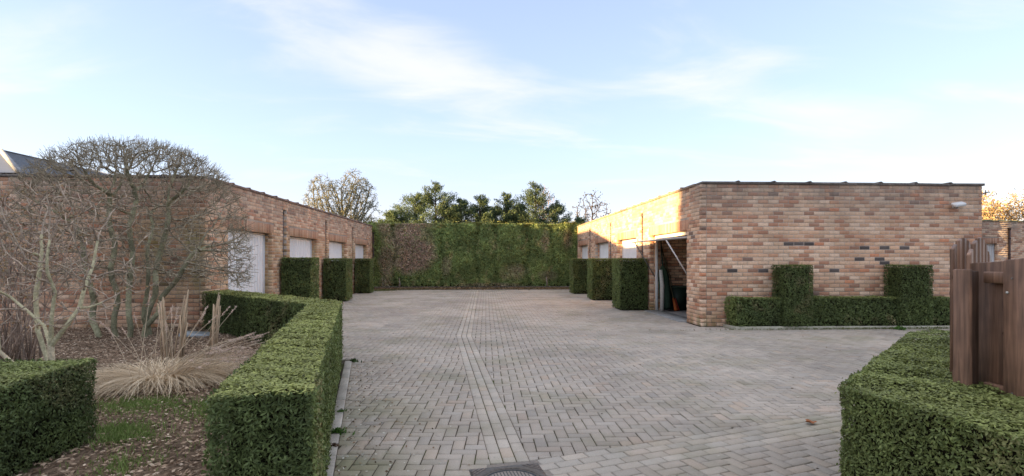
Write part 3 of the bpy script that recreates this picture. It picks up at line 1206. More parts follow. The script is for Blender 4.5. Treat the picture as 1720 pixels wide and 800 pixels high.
# ------------------------------------------------------------------ foliage tools
def unit(a):
    return a / np.maximum(np.linalg.norm(a, axis=-1, keepdims=True), 1e-9)


def leaf_arrays(P, Nn, length, width, out=0.5, spread=1.0, face=0.7):
    """diamond leaves at P leaning along Nn; arrays of 4 corners each"""
    n = len(P)
    rnd = RNG.normal(size=(n, 3))
    tang = unit(rnd - Nn * np.sum(rnd * Nn, -1, keepdims=True))
    d = unit(tang * spread + Nn * (RNG.uniform(-0.15, 1.0, (n, 1)) * out))
    side = unit(np.cross(d, unit(RNG.normal(size=(n, 3)) * 0.9 + Nn * face)))
    ln = (length * RNG.uniform(0.6, 1.3, (n, 1)))
    wd = (width * RNG.uniform(0.6, 1.3, (n, 1)))
    return np.stack([P - d * ln * 0.5, P - side * wd * 0.5, P + d * ln * 0.5, P + side * wd * 0.5], 1)


def quads_obj(name, Q, tint, mat, parent=None, kind=None):
    n = len(Q)
    V = Q.reshape(-1, 3)
    me = raw_mesh(name, V, np.arange(n * 4), np.arange(n) * 4, np.full(n, 4), np.repeat(tint, 4, axis=0))
    return link(name, me, mat, parent, kind=kind)


def vnoise(P, scale, seed=0.0):
    """cheap smooth noise in numpy: a few random sines"""
    rs = np.random.default_rng(int(abs(seed) * 10) + 5)
    r = np.zeros(len(P))
    for k in range(6):
        w = rs.normal(size=3) * scale * (1 + 0.35 * k)
        r += np.sin(P @ w + rs.uniform(0, 6.28)) / (1 + 0.25 * k)
    return r / 3.0


def mixc(c, w):
    """c: list of colours, w: (n,k) weights"""
    return w @ np.array(c)


YEW_DARK, YEW_MID, YEW_LIGHT, YEW_YEL, DEAD = (0.062, 0.084, 0.034), (0.145, 0.185, 0.058), (0.28, 0.325, 0.100), (0.46, 0.435, 0.135), (0.42, 0.31, 0.17)


def hedge_face(c4, dens, length, width, jitter=0.02, wave=0.012, palette='side', seed=0, holes=0.0, rib=0.0, patch=None, stray=0.04, seams=()):
    """leaves over one bilinear face given by 4 corners (counter-clockwise seen from outside)"""
    c = np.array(c4, dtype=float)
    nrm = np.cross(c[1] - c[0], c[3] - c[0])
    ar = 0.5 * (np.linalg.norm(nrm) + np.linalg.norm(np.cross(c[2] - c[1], c[2] - c[3])))
    nrm = nrm / np.linalg.norm(nrm)
    n = int(ar * dens)
    u, v = RNG.random((n, 1)), RNG.random((n, 1))
    P = c[0] * (1 - u) * (1 - v) + c[1] * u * (1 - v) + c[2] * u * v + c[3] * (1 - u) * v
    w1 = vnoise(P, 3.5, seed)
    w2 = vnoise(P, 16, seed + 1)
    keep = np.ones(n, bool)
    if holes:
        keep = vnoise(P, 22, seed + 2) > -1 + holes
    dd = wave * w1 + jitter * 0.6 * w2 - np.abs(RNG.normal(0, jitter, n)) + jitter * 0.6
    for sx, sw, sd in seams:                             # where one plant ends and the next begins
        dd -= sd * np.exp(-((P[:, 0] - sx - 0.07 * np.sin(P[:, 2] * 3 + sx) - 0.05 * w1) / sw) ** 2)
    if rib:                                              # marks of the shears across the top
        dd += rib * np.sin(P[:, 1] * 21 + P[:, 0] * 7 + 1.6 * w1)
    dd += np.where(RNG.random(n) > 0.988, RNG.uniform(0, stray, n), 0)
    P = P + nrm * dd[:, None]
    Nn = np.tile(nrm, (n, 1))
    Q = leaf_arrays(P, Nn, length, width, 0.55 if palette == 'top' else 0.9, face=2.2 if palette == 'top' else 1.2 if palette == 'mid' else 0.7)
    r = RNG.random(n)
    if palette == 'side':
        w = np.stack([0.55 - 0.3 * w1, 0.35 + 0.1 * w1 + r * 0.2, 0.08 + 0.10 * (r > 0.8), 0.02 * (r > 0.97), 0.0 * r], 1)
    elif palette == 'top':  # yellower clipped tips, with skylight on the top also put into the colour
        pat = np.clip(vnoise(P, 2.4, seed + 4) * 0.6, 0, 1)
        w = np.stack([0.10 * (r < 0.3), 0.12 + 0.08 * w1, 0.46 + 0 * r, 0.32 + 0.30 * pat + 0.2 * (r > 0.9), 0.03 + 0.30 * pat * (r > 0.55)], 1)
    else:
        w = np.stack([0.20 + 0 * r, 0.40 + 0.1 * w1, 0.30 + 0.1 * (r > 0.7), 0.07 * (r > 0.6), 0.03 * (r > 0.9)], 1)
    if palette != 'top':                                 # thin brown places and a sparse foot
        w[:, 4] += np.clip(vnoise(P, 4.5, seed + 7) - 0.42, 0, 1) * 1.3 * (r > 0.35)
        keep &= (P[:, 2] > c[0][2] + 0.10) | (RNG.random(n) < 0.55)
    w = np.clip(w, 0, None)
    w /= w.sum(1, keepdims=True)
    col = mixc([YEW_DARK, YEW_MID, YEW_LIGHT, YEW_YEL, DEAD], w) * RNG.uniform(0.7, 1.3, (n, 1))
    if patch is not None:
        col = patch(P, col, r)
    return Q[keep], col[keep]


def hedge(name, label, cat, poly, z0, z1, dens, length, width, faces=None, top=True, group=None, inset=0.05, sidepal=None, taper=0.0, rib=0.0,
          holes=0.0, wave=0.012, jitter=0.02, core_in=None, patch=None, toppal='top', topdens=1.0, stray=0.035, seams=()):
    """clipped hedge over a counter-clockwise footprint: dark twiggy inside and a skin of leaves on every face"""
    n = len(poly)
    cx = sum(p[0] for p in poly) / n
    cy = sum(p[1] for p in poly) / n
    root = empty(name, (cx, cy, z0))
    tag(root, label, cat, group)

    def off(d):
        out = []
        for i in range(n):
            a, b, c = Vector(poly[i - 1]), Vector(poly[i]), Vector(poly[(i + 1) % n])
            e1, e2 = (b - a).normalized(), (c - b).normalized()
            n1, n2 = Vector((-e1.y, e1.x)), Vector((-e2.y, e2.x))
            m = (n1 + n2)
            m = m / max(m.dot(n1), 0.3)
            out.append((b.x + m.x * d, b.y + m.y * d))
        return out
    ci = core_in if core_in is not None else inset
    MB().prism(off(ci), z0, z1 - ci, (0.030, 0.026, 0.014)).build('inner_twigs', M['twigs'], root)
    Qs, Cs = [], []
    sp = sidepal or {}
    for i in range(n):
        if faces is not None and i not in faces:
            continue
        a, b = poly[i], poly[(i + 1) % n]
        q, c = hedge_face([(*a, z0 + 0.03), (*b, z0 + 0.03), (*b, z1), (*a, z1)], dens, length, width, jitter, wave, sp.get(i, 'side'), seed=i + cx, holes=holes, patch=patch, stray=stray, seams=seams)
        Qs.append(q)
        Cs.append(c)
    if top:
        rest = list(range(1, n - 1))
        for i in rest:                                   # fan of triangles, each a degenerate quad
            a, b, c_ = poly[0], poly[i], poly[i + 1]
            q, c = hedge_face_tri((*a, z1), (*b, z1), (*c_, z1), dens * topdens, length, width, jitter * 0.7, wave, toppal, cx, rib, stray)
            Qs.append(q)
            Cs.append(c)
    o = quads_obj('foliage', np.concatenate(Qs), np.concatenate(Cs), M['leaf'], root)
    return root


def hedge_face_tri(a, b, c, dens, length, width, jitter, wave, palette, seed, rib, stray=0.03):
    a, b, c = (np.array(v, dtype=float) for v in (a, b, c))
    ar = 0.5 * np.linalg.norm(np.cross(b - a, c - a))
    n = int(ar * dens)
    u, v = RNG.random((n, 1)), RNG.random((n, 1))
    fl = (u + v) > 1
    u, v = np.where(fl, 1 - u, u), np.where(fl, 1 - v, v)
    P = a + (b - a) * u + (c - a) * v
    w1 = vnoise(P, 3.5, seed)
    r = RNG.random(n)
    dd = wave * w1 - np.abs(RNG.normal(0, jitter, n)) + jitter * 0.5 + rib * np.sin(P[:, 1] * 19 + P[:, 0] * 6 + 1.8 * w1)
    dd += np.where(RNG.random(n) > 0.988, RNG.uniform(0, stray, n), 0)
    P = P.copy()
    P[:, 2] += dd
    Q = leaf_arrays(P, np.tile((0, 0, 1.0), (n, 1)), length, width, 0.55, face=2.2)
    pat = np.clip(vnoise(P, 2.4, seed + 4) * 0.8, 0, 1)
    if palette == 'top':  # lighter top leaves: tip colour plus painted-in skylight
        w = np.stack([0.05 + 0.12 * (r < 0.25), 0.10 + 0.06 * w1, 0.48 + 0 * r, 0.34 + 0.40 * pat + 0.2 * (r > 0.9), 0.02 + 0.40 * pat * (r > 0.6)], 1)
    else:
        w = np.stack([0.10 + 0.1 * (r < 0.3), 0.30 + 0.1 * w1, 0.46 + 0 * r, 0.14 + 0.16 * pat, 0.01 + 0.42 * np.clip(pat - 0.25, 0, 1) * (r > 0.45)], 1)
    w = np.clip(w, 0, None)
    w /= w.sum(1, keepdims=True)
    col = mixc([YEW_DARK, YEW_MID, YEW_LIGHT, YEW_YEL, DEAD], w) * RNG.uniform(0.7, 1.3, (n, 1))
    return Q, col


# ------------------------------------------------------------------ hedges
# angled hedge between bed and forecourt: long run, then an arm out to the garage corner
lh = empty('clipped_hedge', (-2.0, 6.0, 0))
tag(lh, 'long clipped hedge that bends between the planting bed and the paved forecourt', 'hedge')
HZ = 0.79
oN, oF, oE = (-0.80, 2.40), (-2.09, 7.55), (-5.15, 10.55)
iN, iF, iE = (-1.225, 2.33), (-2.42, 7.10), (-5.30, 9.88)
def lerp2(a, b, k):
    return (a[0] + (b[0] - a[0]) * k, a[1] + (b[1] - a[1]) * k)
inn = MB()
inn.prism([(-1.17, 2.40), (-0.86, 2.46), (-2.13, 7.48), (-2.38, 7.16)], 0.0, HZ - 0.05, (0.030, 0.026, 0.014))
inn.prism([(-2.38, 7.16), (-2.13, 7.48), (-5.12, 10.48), (-5.28, 9.95)], 0.0, HZ - 0.052, (0.030, 0.026, 0.014))
inn.build('inner_twigs', M['twigs'], lh)
Qs, Cs = [], []
def addf(c4, **k):
    q, c = hedge_face(c4, **k)
    Qs.append(q)
    Cs.append(c)
z = lambda p, h: (*p, h)
for a, b, c, d, dn, ln in ((iN, oN, lerp2(oN, oF, .35), lerp2(iN, iF, .35), 15000, 0.026), (lerp2(iN, iF, .35), lerp2(oN, oF, .35), oF, iF, 10000, 0.03), (iF, oF, oE, iE, 4500, 0.042)):
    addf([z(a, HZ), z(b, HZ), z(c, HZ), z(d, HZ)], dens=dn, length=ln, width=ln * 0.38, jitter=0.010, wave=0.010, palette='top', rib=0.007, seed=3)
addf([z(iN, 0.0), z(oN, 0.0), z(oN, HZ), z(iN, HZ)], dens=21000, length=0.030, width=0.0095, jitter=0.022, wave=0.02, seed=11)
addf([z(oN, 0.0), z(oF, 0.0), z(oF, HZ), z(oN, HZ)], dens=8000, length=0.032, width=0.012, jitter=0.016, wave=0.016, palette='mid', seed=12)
addf([z(iF, 0.03), z(iN, 0.03), z(iN, HZ), z(iF, HZ)], dens=3500, length=0.034, width=0.014, jitter=0.02, seed=13)
addf([z(iE, 0.03), z(iF, 0.03), z(iF, HZ), z(iE, HZ)], dens=5200, length=0.04, width=0.015, jitter=0.022, wave=0.02, seed=14)
addf([z(oF, 0.0), z(oE, 0.0), z(oE, HZ), z(oF, HZ)], dens=1800, length=0.045, width=0.018, palette='mid', seed=15)
quads_obj('foliage', np.concatenate(Qs), np.concatenate(Cs), M['leaf'], lh)

# dark block at the lower left
hedge('clipped_hedge', 'dark clipped hedge block in the lower left corner before the pale shrub', 'hedge',
      [(-5.2, 1.2), (-2.60, 1.2), (-2.84, 3.88), (-5.2, 3.98)], 0.02, 0.672, 16000, 0.026, 0.0095, faces=(1, 2), jitter=0.026, wave=0.03, toppal='mid', rib=0.006)
# near right block
hedge('clipped_hedge', 'broad clipped hedge around the foot of the wooden fence at lower right', 'hedge',
      [(1.98, 0.3), (4.9, 0.9), (5.4, 4.35), (3.46, 4.02), (1.685, 2.35)], 0.0, 0.80, 21000, 0.021, 0.009, faces=(3, 4), jitter=0.014, wave=0.02,
      sidepal={3: 'mid', 4: 'mid'}, toppal='mid', rib=0.004)
# before the right-hand wall
low_dens = dict(dens=4200, length=0.062, width=0.02, jitter=0.03, wave=0.02)
hedge('clipped_hedge', 'low clipped hedge along the right-hand brick wall between two taller blocks', 'hedge',
      [(5.03, 10.02), (9.6, 9.99), (9.6, 10.38), (4.98, 10.38)], 0.02, 0.62, faces=(0, 3), sidepal={3: 'mid'}, toppal='mid', **low_dens)
hedge('hedge_block', 'square dark hedge block by the right wall, the one nearer the open garage', 'hedge block',
      [(5.97, 9.96), (6.56, 9.96), (6.56, 10.40), (5.97, 10.40)], 0.02, 1.28, 4600, 0.045, 0.017, faces=(0, 1, 3), toppal='mid', wave=0.01, jitter=0.02, group='square hedge blocks along the right wall')
hedge('hedge_block', 'square dark hedge block by the right wall, the one nearer the wooden fence', 'hedge block',
      [(8.40, 9.94), (9.06, 9.94), (9.06, 10.40), (8.40, 10.40)], 0.02, 1.28, 4600, 0.045, 0.017, faces=(0, 1, 3), toppal='mid', wave=0.01, jitter=0.02, group='square hedge blocks along the right wall')
# six blocks at the garage piers
for lab, x0, x1, y0, y1, hh in (
        ('tall hedge block before the right garages, nearest, beside the open door', 3.66, 4.42, 13.83, 14.66, 1.42),
        ('tall hedge block before the right garages, second from the open door', 3.63, 4.42, 17.30, 18.2, 1.42),
        ('tall hedge block before the right garages, farthest, beside the back hedge', 3.53, 4.42, 20.6, 21.5, 1.42),
        ('tall hedge block before the left garages, nearest, behind the bending hedge', -5.36, -4.62, 13.75, 14.45, 1.44),
        ('tall hedge block before the left garages, middle of the three', -5.36, -4.62, 17.22, 17.98, 1.42),
        ('tall hedge block before the left garages, farthest, beside the back hedge', -5.36, -4.76, 21.3, 22.0, 1.42)):
    right = x0 > 0
    hedge('hedge_block', lab, 'hedge block', [(x0, y0), (x1, y0), (x1, y1), (x0, y1)], 0.0, hh, 3000, 0.06, 0.024, faces=(0, 1, 2, 3), core_in=0.07,
          sidepal={3: 'mid'} if right else {1: 'mid'}, toppal='mid', group='tall hedge blocks at the garage piers', wave=0.012, jitter=0.025)


# the back hedge with its browned stretch
def back_patch(P, col, r):
    px = P[:, 0]
    pz = P[:, 2]
    m = vnoise(P, 2.2, 41)
    br = np.clip(1.15 - ((px + 3.6) / 1.1) ** 2 * 0.9 - (np.clip(1.35 - pz, 0, 3) / 0.7) ** 2 + 0.55 * m, 0, 1)
    br = np.maximum(br, np.clip(0.9 - ((px + 4.75) / 0.45) ** 2 + 0.5 * m, 0, 0.75))
    for cx, cz, rx, rz, a in ((1.35, 0.75, 0.9, 0.5, 0.55), (2.9, 2.4, 0.25, 0.7, 0.7), (4.0, 2.4, 0.35, 0.6, 0.6), (3.0, 0.6, 0.6, 0.3, 0.5), (-1.9, 1.0, 0.3, 0.6, 0.5), (0.3, 0.15, 2.2, 0.16, 0.8)):
        br = np.maximum(br, np.clip(1 - ((px - cx) / rx) ** 2 - ((pz - cz) / rz) ** 2 + 0.35 * m, 0, 1) * a)
    br = br * (r > 0.12)
    brown = np.array((0.52, 0.375, 0.27))
    yl = np.array((0.20, 0.22, 0.065))
    m2 = np.clip(vnoise(P * np.array((1, 1, 0.25)), 2.8, 77) * 0.9, 0, 1)[:, None]
    c = col * (1 - m2 * 0.7) * 2.1 + yl * m2 * 0.95
    return c * (1 - br[:, None]) + (brown * RNG.uniform(0.6, 1.3, (len(P), 1))) * br[:, None]


bh = hedge('back_hedge', 'tall clipped conifer hedge closing the far end, partly browned', 'hedge',
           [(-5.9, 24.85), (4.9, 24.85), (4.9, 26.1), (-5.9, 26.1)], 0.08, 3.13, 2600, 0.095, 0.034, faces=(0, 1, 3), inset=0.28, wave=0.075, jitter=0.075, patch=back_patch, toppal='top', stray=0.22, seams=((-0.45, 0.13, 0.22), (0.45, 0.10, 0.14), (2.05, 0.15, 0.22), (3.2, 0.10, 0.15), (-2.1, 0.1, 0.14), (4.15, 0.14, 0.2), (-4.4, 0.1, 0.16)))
for x in (-4.95, -4.15, 2.95, 4.62):
    t = MB()
    t.tube([(x, 24.82, 0.0), (x + 0.03, 24.80, 0.25), (x - 0.01, 24.84, 0.55)], [0.045, 0.038, 0.03], 6, (0.30, 0.25, 0.19))
    t.build('stem', M['bark'], bh)

# dry leaves lying along the foot of the back hedge
n = 5000
P = np.stack([RNG.uniform(-5.3, 4.5, n), 24.9 - np.abs(RNG.normal(0, 0.55, n)), RNG.uniform(0.015, 0.05, n)], 1)
P = P[P[:, 1] > 23.2]
tc = np.array((0.24, 0.16, 0.09)) * RNG.uniform(0.5, 1.5, (len(P), 1))
tag(quads_obj('leaf_litter', leaf_arrays(P, np.tile((0, 0, 1.0), (len(P), 1)), 0.09, 0.05, 0.3), tc, M['chip'], kind="stuff"), 'dry brown leaf litter along the foot of the back hedge', 'leaf litter')
# moss and grass tufts at the far left and along the wall feet
def grass_stuff(name, label, spots, n_each, h, w, c0, c1):
    Qs = []
    Cs = []
    for cx, cy, rx, ry, zz, k in spots:
        m = int(n_each * k)
        x = cx + RNG.normal(0, rx, m)
        y = cy + RNG.normal(0, ry, m)
        p0 = np.stack([x, y, np.full(m, zz)], 1)
        lean = np.stack([RNG.normal(0, 0.5, m), RNG.normal(0, 0.5, m), np.ones(m)], 1)
        tip = p0 + unit(lean) * (h * RNG.uniform(0.4, 1.2, (m, 1)))
        sd = unit(np.stack([RNG.normal(size=m), RNG.normal(size=m), np.zeros(m)], 1)) * w * 0.5
        mid = (p0 + tip) / 2 + np.array((0, 0, h * 0.08))
        Qs.append(np.stack([p0, mid - sd, tip, mid + sd], 1))
        r = RNG.random((m, 1))
        Cs.append(np.array(c0) * (1 - r) + np.array(c1) * r)
    return tag(quads_obj(name, np.concatenate(Qs), np.concatenate(Cs), M['straw'], kind="stuff"), label, 'grass')


grass_stuff('grass_patches', 'patches of short green grass growing through the mulch bed',
            [(-2.95, 4.75, 0.28, 0.12, 0.08, 1.8), (-2.62, 4.6, 0.3, 0.14, 0.08, 1.1), (-2.78, 4.05, 0.12, 0.08, 0.08, 0.7), (-2.62, 3.85, 0.1, 0.06, 0.08, 0.5), (-2.3, 4.6, 0.12, 0.22, 0.08, 0.7),
             (-2.28, 3.35, 0.08, 0.1, 0.08, 0.25), (-2.45, 3.75, 0.3, 0.25, 0.08, 0.3), (-2.45, 5.5, 0.12, 0.3, 0.08, 0.4), (-1.5, 2.2, 0.12, 0.06, 0.08, 0.25)], 1200, 0.075, 0.006, (0.17, 0.25, 0.06), (0.32, 0.40, 0.13))
grass_stuff('moss_grass', 'mossy grass along the far edge of the paving',
            [(-4.7, 23.2, 0.45, 0.35, 0.0, 1.0), (-4.0, 23.9, 1.2, 0.15, 0.01, 1.0), (0, 24.2, 3.0, 0.25, 0.01, 1.0), (8, 9.88, 1.8, 0.03, 0.0, 0.7)], 1500, 0.05, 0.012, (0.10, 0.13, 0.035), (0.20, 0.19, 0.08))

# wood chips on the bed
n = 100000
P = np.stack([-1.2 - np.abs(RNG.normal(0, 1, n)) * 0 - RNG.random(n) ** 1.0 * 10.5, 2.2 + RNG.random(n) ** 1.25 * 7.9, np.full(n, BED_Z + 0.015)], 1)
P = P[in_bed(P[:, 0], P[:, 1])]
P[:, 2] += [0.03 * mnoise.noise(Vector((a * 1.3, b * 1.3, 0))) + 0.02 * mnoise.noise(Vector((a * 5, b * 5, 3))) for a, b in P[:, :2]]
P[:, 2] += RNG.uniform(-0.008, 0.012, len(P))
Q = leaf_arrays(P, np.tile((0, 0, 1.0), (len(P), 1)), 0.040, 0.0145, 0.35)
pal = np.array([(0.56, 0.41, 0.285), (0.43, 0.305, 0.205), (0.29, 0.195, 0.13), (0.72, 0.57, 0.42), (0.13, 0.09, 0.06)])
tc = pal[RNG.choice(5, len(P), p=(0.3, 0.3, 0.2, 0.1, 0.1))] * RNG.uniform(0.75, 1.25, (len(P), 1))
tag(quads_obj('wood_chips', Q, tc, M['chip'], kind="stuff"), 'brown wood chip mulch over the planting bed', 'mulch')


# ------------------------------------------------------------------ trees
def grow(attr, roots, step=0.12, infl=0.9, kill=0.22, iters=140, bias=(0, 0, 0.0), jit=0.12):
    """space colonisation: returns node positions and parents"""
    A = np.asarray(attr, float)
    pos = [np.array(r[0], float) for r in roots]
    par = [-1 if r[1] is None else r[1] for r in roots]
    NP = np.array(pos)
    d = np.linalg.norm(A[:, None] - NP[None], axis=2)
    near = d.argmin(1)
    nd = d.min(1)
    alive = np.ones(len(A), bool)
    b = np.array(bias)
    used = {}
    for it in range(iters):
        act = alive & (nd < infl)
        if not act.any():
            if not alive.any():
                break
            act = alive & (nd < nd[alive].min() + infl * 0.5)
        idx = np.unique(near[act])
        new = []
        ai = np.where(act)[0]
        dirs = unit(A[ai] - NP[near[ai]])
        acc = np.zeros((len(NP), 3))
        np.add.at(acc, near[ai], dirs)
        for k in idx:
            v = acc[k] / max(np.linalg.norm(acc[k]), 1e-6) + b + RNG.normal(0, jit, 3)
            v /= np.linalg.norm(v)
            if used.get(k, 0) > 3:
                continue
            used[k] = used.get(k, 0) + 1
            new.append((NP[k] + v * step, k))
        if not new:
            break
        base = len(NP)
        newp = np.array([q[0] for q in new])
        par += [q[1] for q in new]
        NP = np.vstack([NP, newp])
        d = np.linalg.norm(A[:, None] - newp[None], axis=2)
        m = d.min(1)
        am = d.argmin(1)
        better = m < nd
        nd[better] = m[better]
        near[better] = am[better] + base
        alive &= nd > kill
    return NP, np.array(par)


def radii(par, r0=0.004, p=2.3, rmax=0.12):
    n = len(par)
    acc = np.zeros(n)
    r = np.zeros(n)
    kids = np.zeros(n, int)
    for i in range(n):
        if par[i] >= 0:
            kids[par[i]] += 1
    for i in range(n - 1, -1, -1):
        r[i] = max(r0, acc[i] ** (1 / p))
        if par[i] >= 0:
            acc[par[i]] += r[i] ** p
    return np.minimum(r, rmax), kids


def limbs(NP, par, r, sel, sides):
    """frusta from each selected node to its parent, vectorised"""
    i = np.where((par >= 0) & sel)[0]
    a, b = NP[par[i]], NP[i]
    ra = np.minimum(r[par[i]], r[i] * 1.6)[:, None]
    rb = r[i][:, None]
    d = unit(b - a)
    ref = np.where(np.abs(d[:, 2:3]) > 0.9, np.array([[1.0, 0, 0]]), np.array([[0, 0, 1.0]]))
    u = unit(np.cross(d, ref))
    v = np.cross(d, u)
    rings = []
    for P_, rr in ((a - d * ra * 0.3, ra), (b + d * rb * 0.2, rb)):
        for k in range(sides):
            th = 2 * math.pi * k / sides
            rings.append(P_ + (u * math.cos(th) + v * math.sin(th)) * rr)
    V = np.stack(rings, 1).reshape(-1, 3)
    m = len(i)
    f = np.array([[k, (k + 1) % sides, sides + (k + 1) % sides, sides + k] for k in range(sides)])
    F = (np.arange(m)[:, None, None] * 2 * sides + f[None]).reshape(-1)
    return V, F, i


def limb_obj(name, NP, par, r, sel, sides, tint_fn, mat, parent):
    V, F, idx = limbs(NP, par, r, sel, sides)
    nf = len(F) // 4
    t = np.repeat(tint_fn(NP[idx], r[idx]), 2 * sides, axis=0)
    me = raw_mesh(name, V, F, np.arange(nf) * 4, np.full(nf, 4), t, smooth=sides > 4)
    return link(name, me, mat, parent)


def tuft_twigs(NP, par, tips, per, ln, r, spread=0.9):
    """short extra twigs at branch tips, as more nodes"""
    d = unit(NP[tips] - NP[par[tips]])
    pp, qq = [], []
    base = len(NP)
    for k in range(per):
        v = unit(d + RNG.normal(0, spread, d.shape))
        m = NP[tips] + v * ln * RNG.uniform(0.5, 1.2, (len(tips), 1))
        pp.append(m)
        qq.append(tips)
    return np.vstack([NP] + pp), np.concatenate([par] + qq)


# domed, clipped bare tree before the left wall
def dome_tree():
    cx, cy = -5.98, 8.95
    root = empty('bare_tree', (cx, cy, BED_Z))
    tag(root, 'bare multi-stemmed tree clipped into a wide dome before the left brick wall', 'tree')
    n = 5200
    th = RNG.uniform(0, 2 * math.pi, n)
    ph = np.arccos(RNG.uniform(-0.22, 1, n))
    rad = np.where(RNG.random(n) < 0.78, RNG.uniform(0.86, 1.0, n), RNG.uniform(0.35, 0.9, n))
    e = 2.5                                                # squarish dome
    dx, dy, dz = np.sin(ph) * np.cos(th), np.sin(ph) * np.sin(th), np.cos(ph)
    k = (np.abs(dx) ** e + np.abs(dy) ** e + np.abs(dz) ** e) ** (-1 / e)
    zc = 1.25
    P = np.stack([cx + dx * k * rad * 1.90, cy + dy * k * rad * 1.15, zc + dz * k * rad * np.where(dz > 0, 2.15, 1.3)], 1)
    P = P[(P[:, 2] > 0.55)]
    P = P[(P[:, 2] > 0.95) | (P[:, 0] > cx + 0.9)]
    roots = []
    for bx, by, tx, ty, tz in ((-0.55, 0.0, -0.98, 0.15, 2.0), (-0.30, 0.1, -0.42, 0.1, 2.5), (0.0, -0.05, 0.08, -0.05, 2.6), (0.20, 0.12, 0.62, 0.05, 2.3), (0.08, 0.2, 0.05, 0.45, 2.2), (0.28, -0.1, 1.15, -0.2, 1.5)):
        prev = None
        for q in range(13):
            f = q / 12
            p = (cx + bx + (tx - bx) * f ** 1.3 + 0.035 * math.sin(q * 1.3 + bx * 9), cy + by + (ty - by) * f + 0.03 * math.cos(q * 1.7), 0.03 + (tz - 0.03) * f)
            roots.append((p, prev))
            prev = len(roots) - 1
    NP, par = grow(P, roots, 0.065, 0.5, 0.10, 200, (0, 0, 0.08), 0.09)
    kids = np.bincount(par[par >= 0], minlength=len(NP))
    tips = np.where((kids == 0) & (np.arange(len(NP)) > 60))[0]
    NP, par = tuft_twigs(NP, par, tips, 5, 0.10, 0.003, 0.6)
    # last year's short regrowth all over the clipped surface
    out_ = (np.abs((NP[:, 0] - cx) / 1.9) ** e + np.abs((NP[:, 1] - cy) / 1.15) ** e + np.abs((NP[:, 2] - zc) / np.where(NP[:, 2] > zc, 2.15, 1.3)) ** e) ** (1 / e)
    near_ = np.where((out_ > 0.82) & (np.arange(len(NP)) > 80))[0]
    NP, par = tuft_twigs(NP, par, near_[(NP[near_, 2] > 2.5) | (RNG.random(len(near_)) < 0.25)], 1, 0.075, 0.003, 0.9)
    # regrowth shoots that all end where the shears cut, on the dome's surface
    out_ = (np.abs((NP[:, 0] - cx) / 1.9) ** e + np.abs((NP[:, 1] - cy) / 1.15) ** e + np.abs((NP[:, 2] - zc) / np.where(NP[:, 2] > zc, 2.15, 1.3)) ** e) ** (1 / e)
    for rep_ in range(1):
        c_ = np.where((out_ > 0.86) & (out_ < 0.99) & (NP[:len(out_), 2] > 0.75) & (np.arange(len(out_)) > 80) & (RNG.random(len(out_)) < np.where(NP[:len(out_), 2] > 2.4, 0.55, 0.34)))[0]
        cen = np.array((cx, cy, zc))
        end = cen + (NP[c_] - cen) * (RNG.uniform(0.985, 1.02, len(c_)) / out_[c_])[:, None] + RNG.normal(0, 0.045, (len(c_), 3))
        mid_ = (NP[c_] + end) / 2 + RNG.normal(0, 0.012, end.shape)
        b_ = len(NP)
        NP = np.vstack([NP, mid_, end])
        par = np.concatenate([par, c_, b_ + np.arange(len(c_))])
    r, _ = radii(par, 0.0022, 2.5, 0.055)
    out_ = (np.abs((NP[:, 0] - cx) / 1.9) ** e + np.abs((NP[:, 1] - cy) / 1.15) ** e + np.abs((NP[:, 2] - zc) / np.where(NP[:, 2] > zc, 2.15, 1.3)) ** e) ** (1 / e)
    inside = (out_ < 1.035 + 0.03 * RNG.random(len(NP))) | (NP[:, 2] < zc)
    trunk = r > 0.017
    first = np.arange(len(NP)) // 13
    for i in range(78, len(NP)):
        first[i] = first[par[i]]
    f_t = lambda p, rr: np.array((0.33, 0.31, 0.19)) * RNG.uniform(0.6, 1.25, (len(p), 1))
    f_c = lambda p, rr: (np.array((0.40, 0.335, 0.235)) * RNG.uniform(0.55, 1.3, (len(p), 1)))
    for q in range(6):
        limb_obj('trunk', NP, par, r, trunk & (first == q), 8, f_t, M['bark'], root)
    limb_obj('crown', NP, par, r, ~trunk & inside, 4, f_c, M['bark'], root)
    return len(NP)


nd_ = dome_tree()


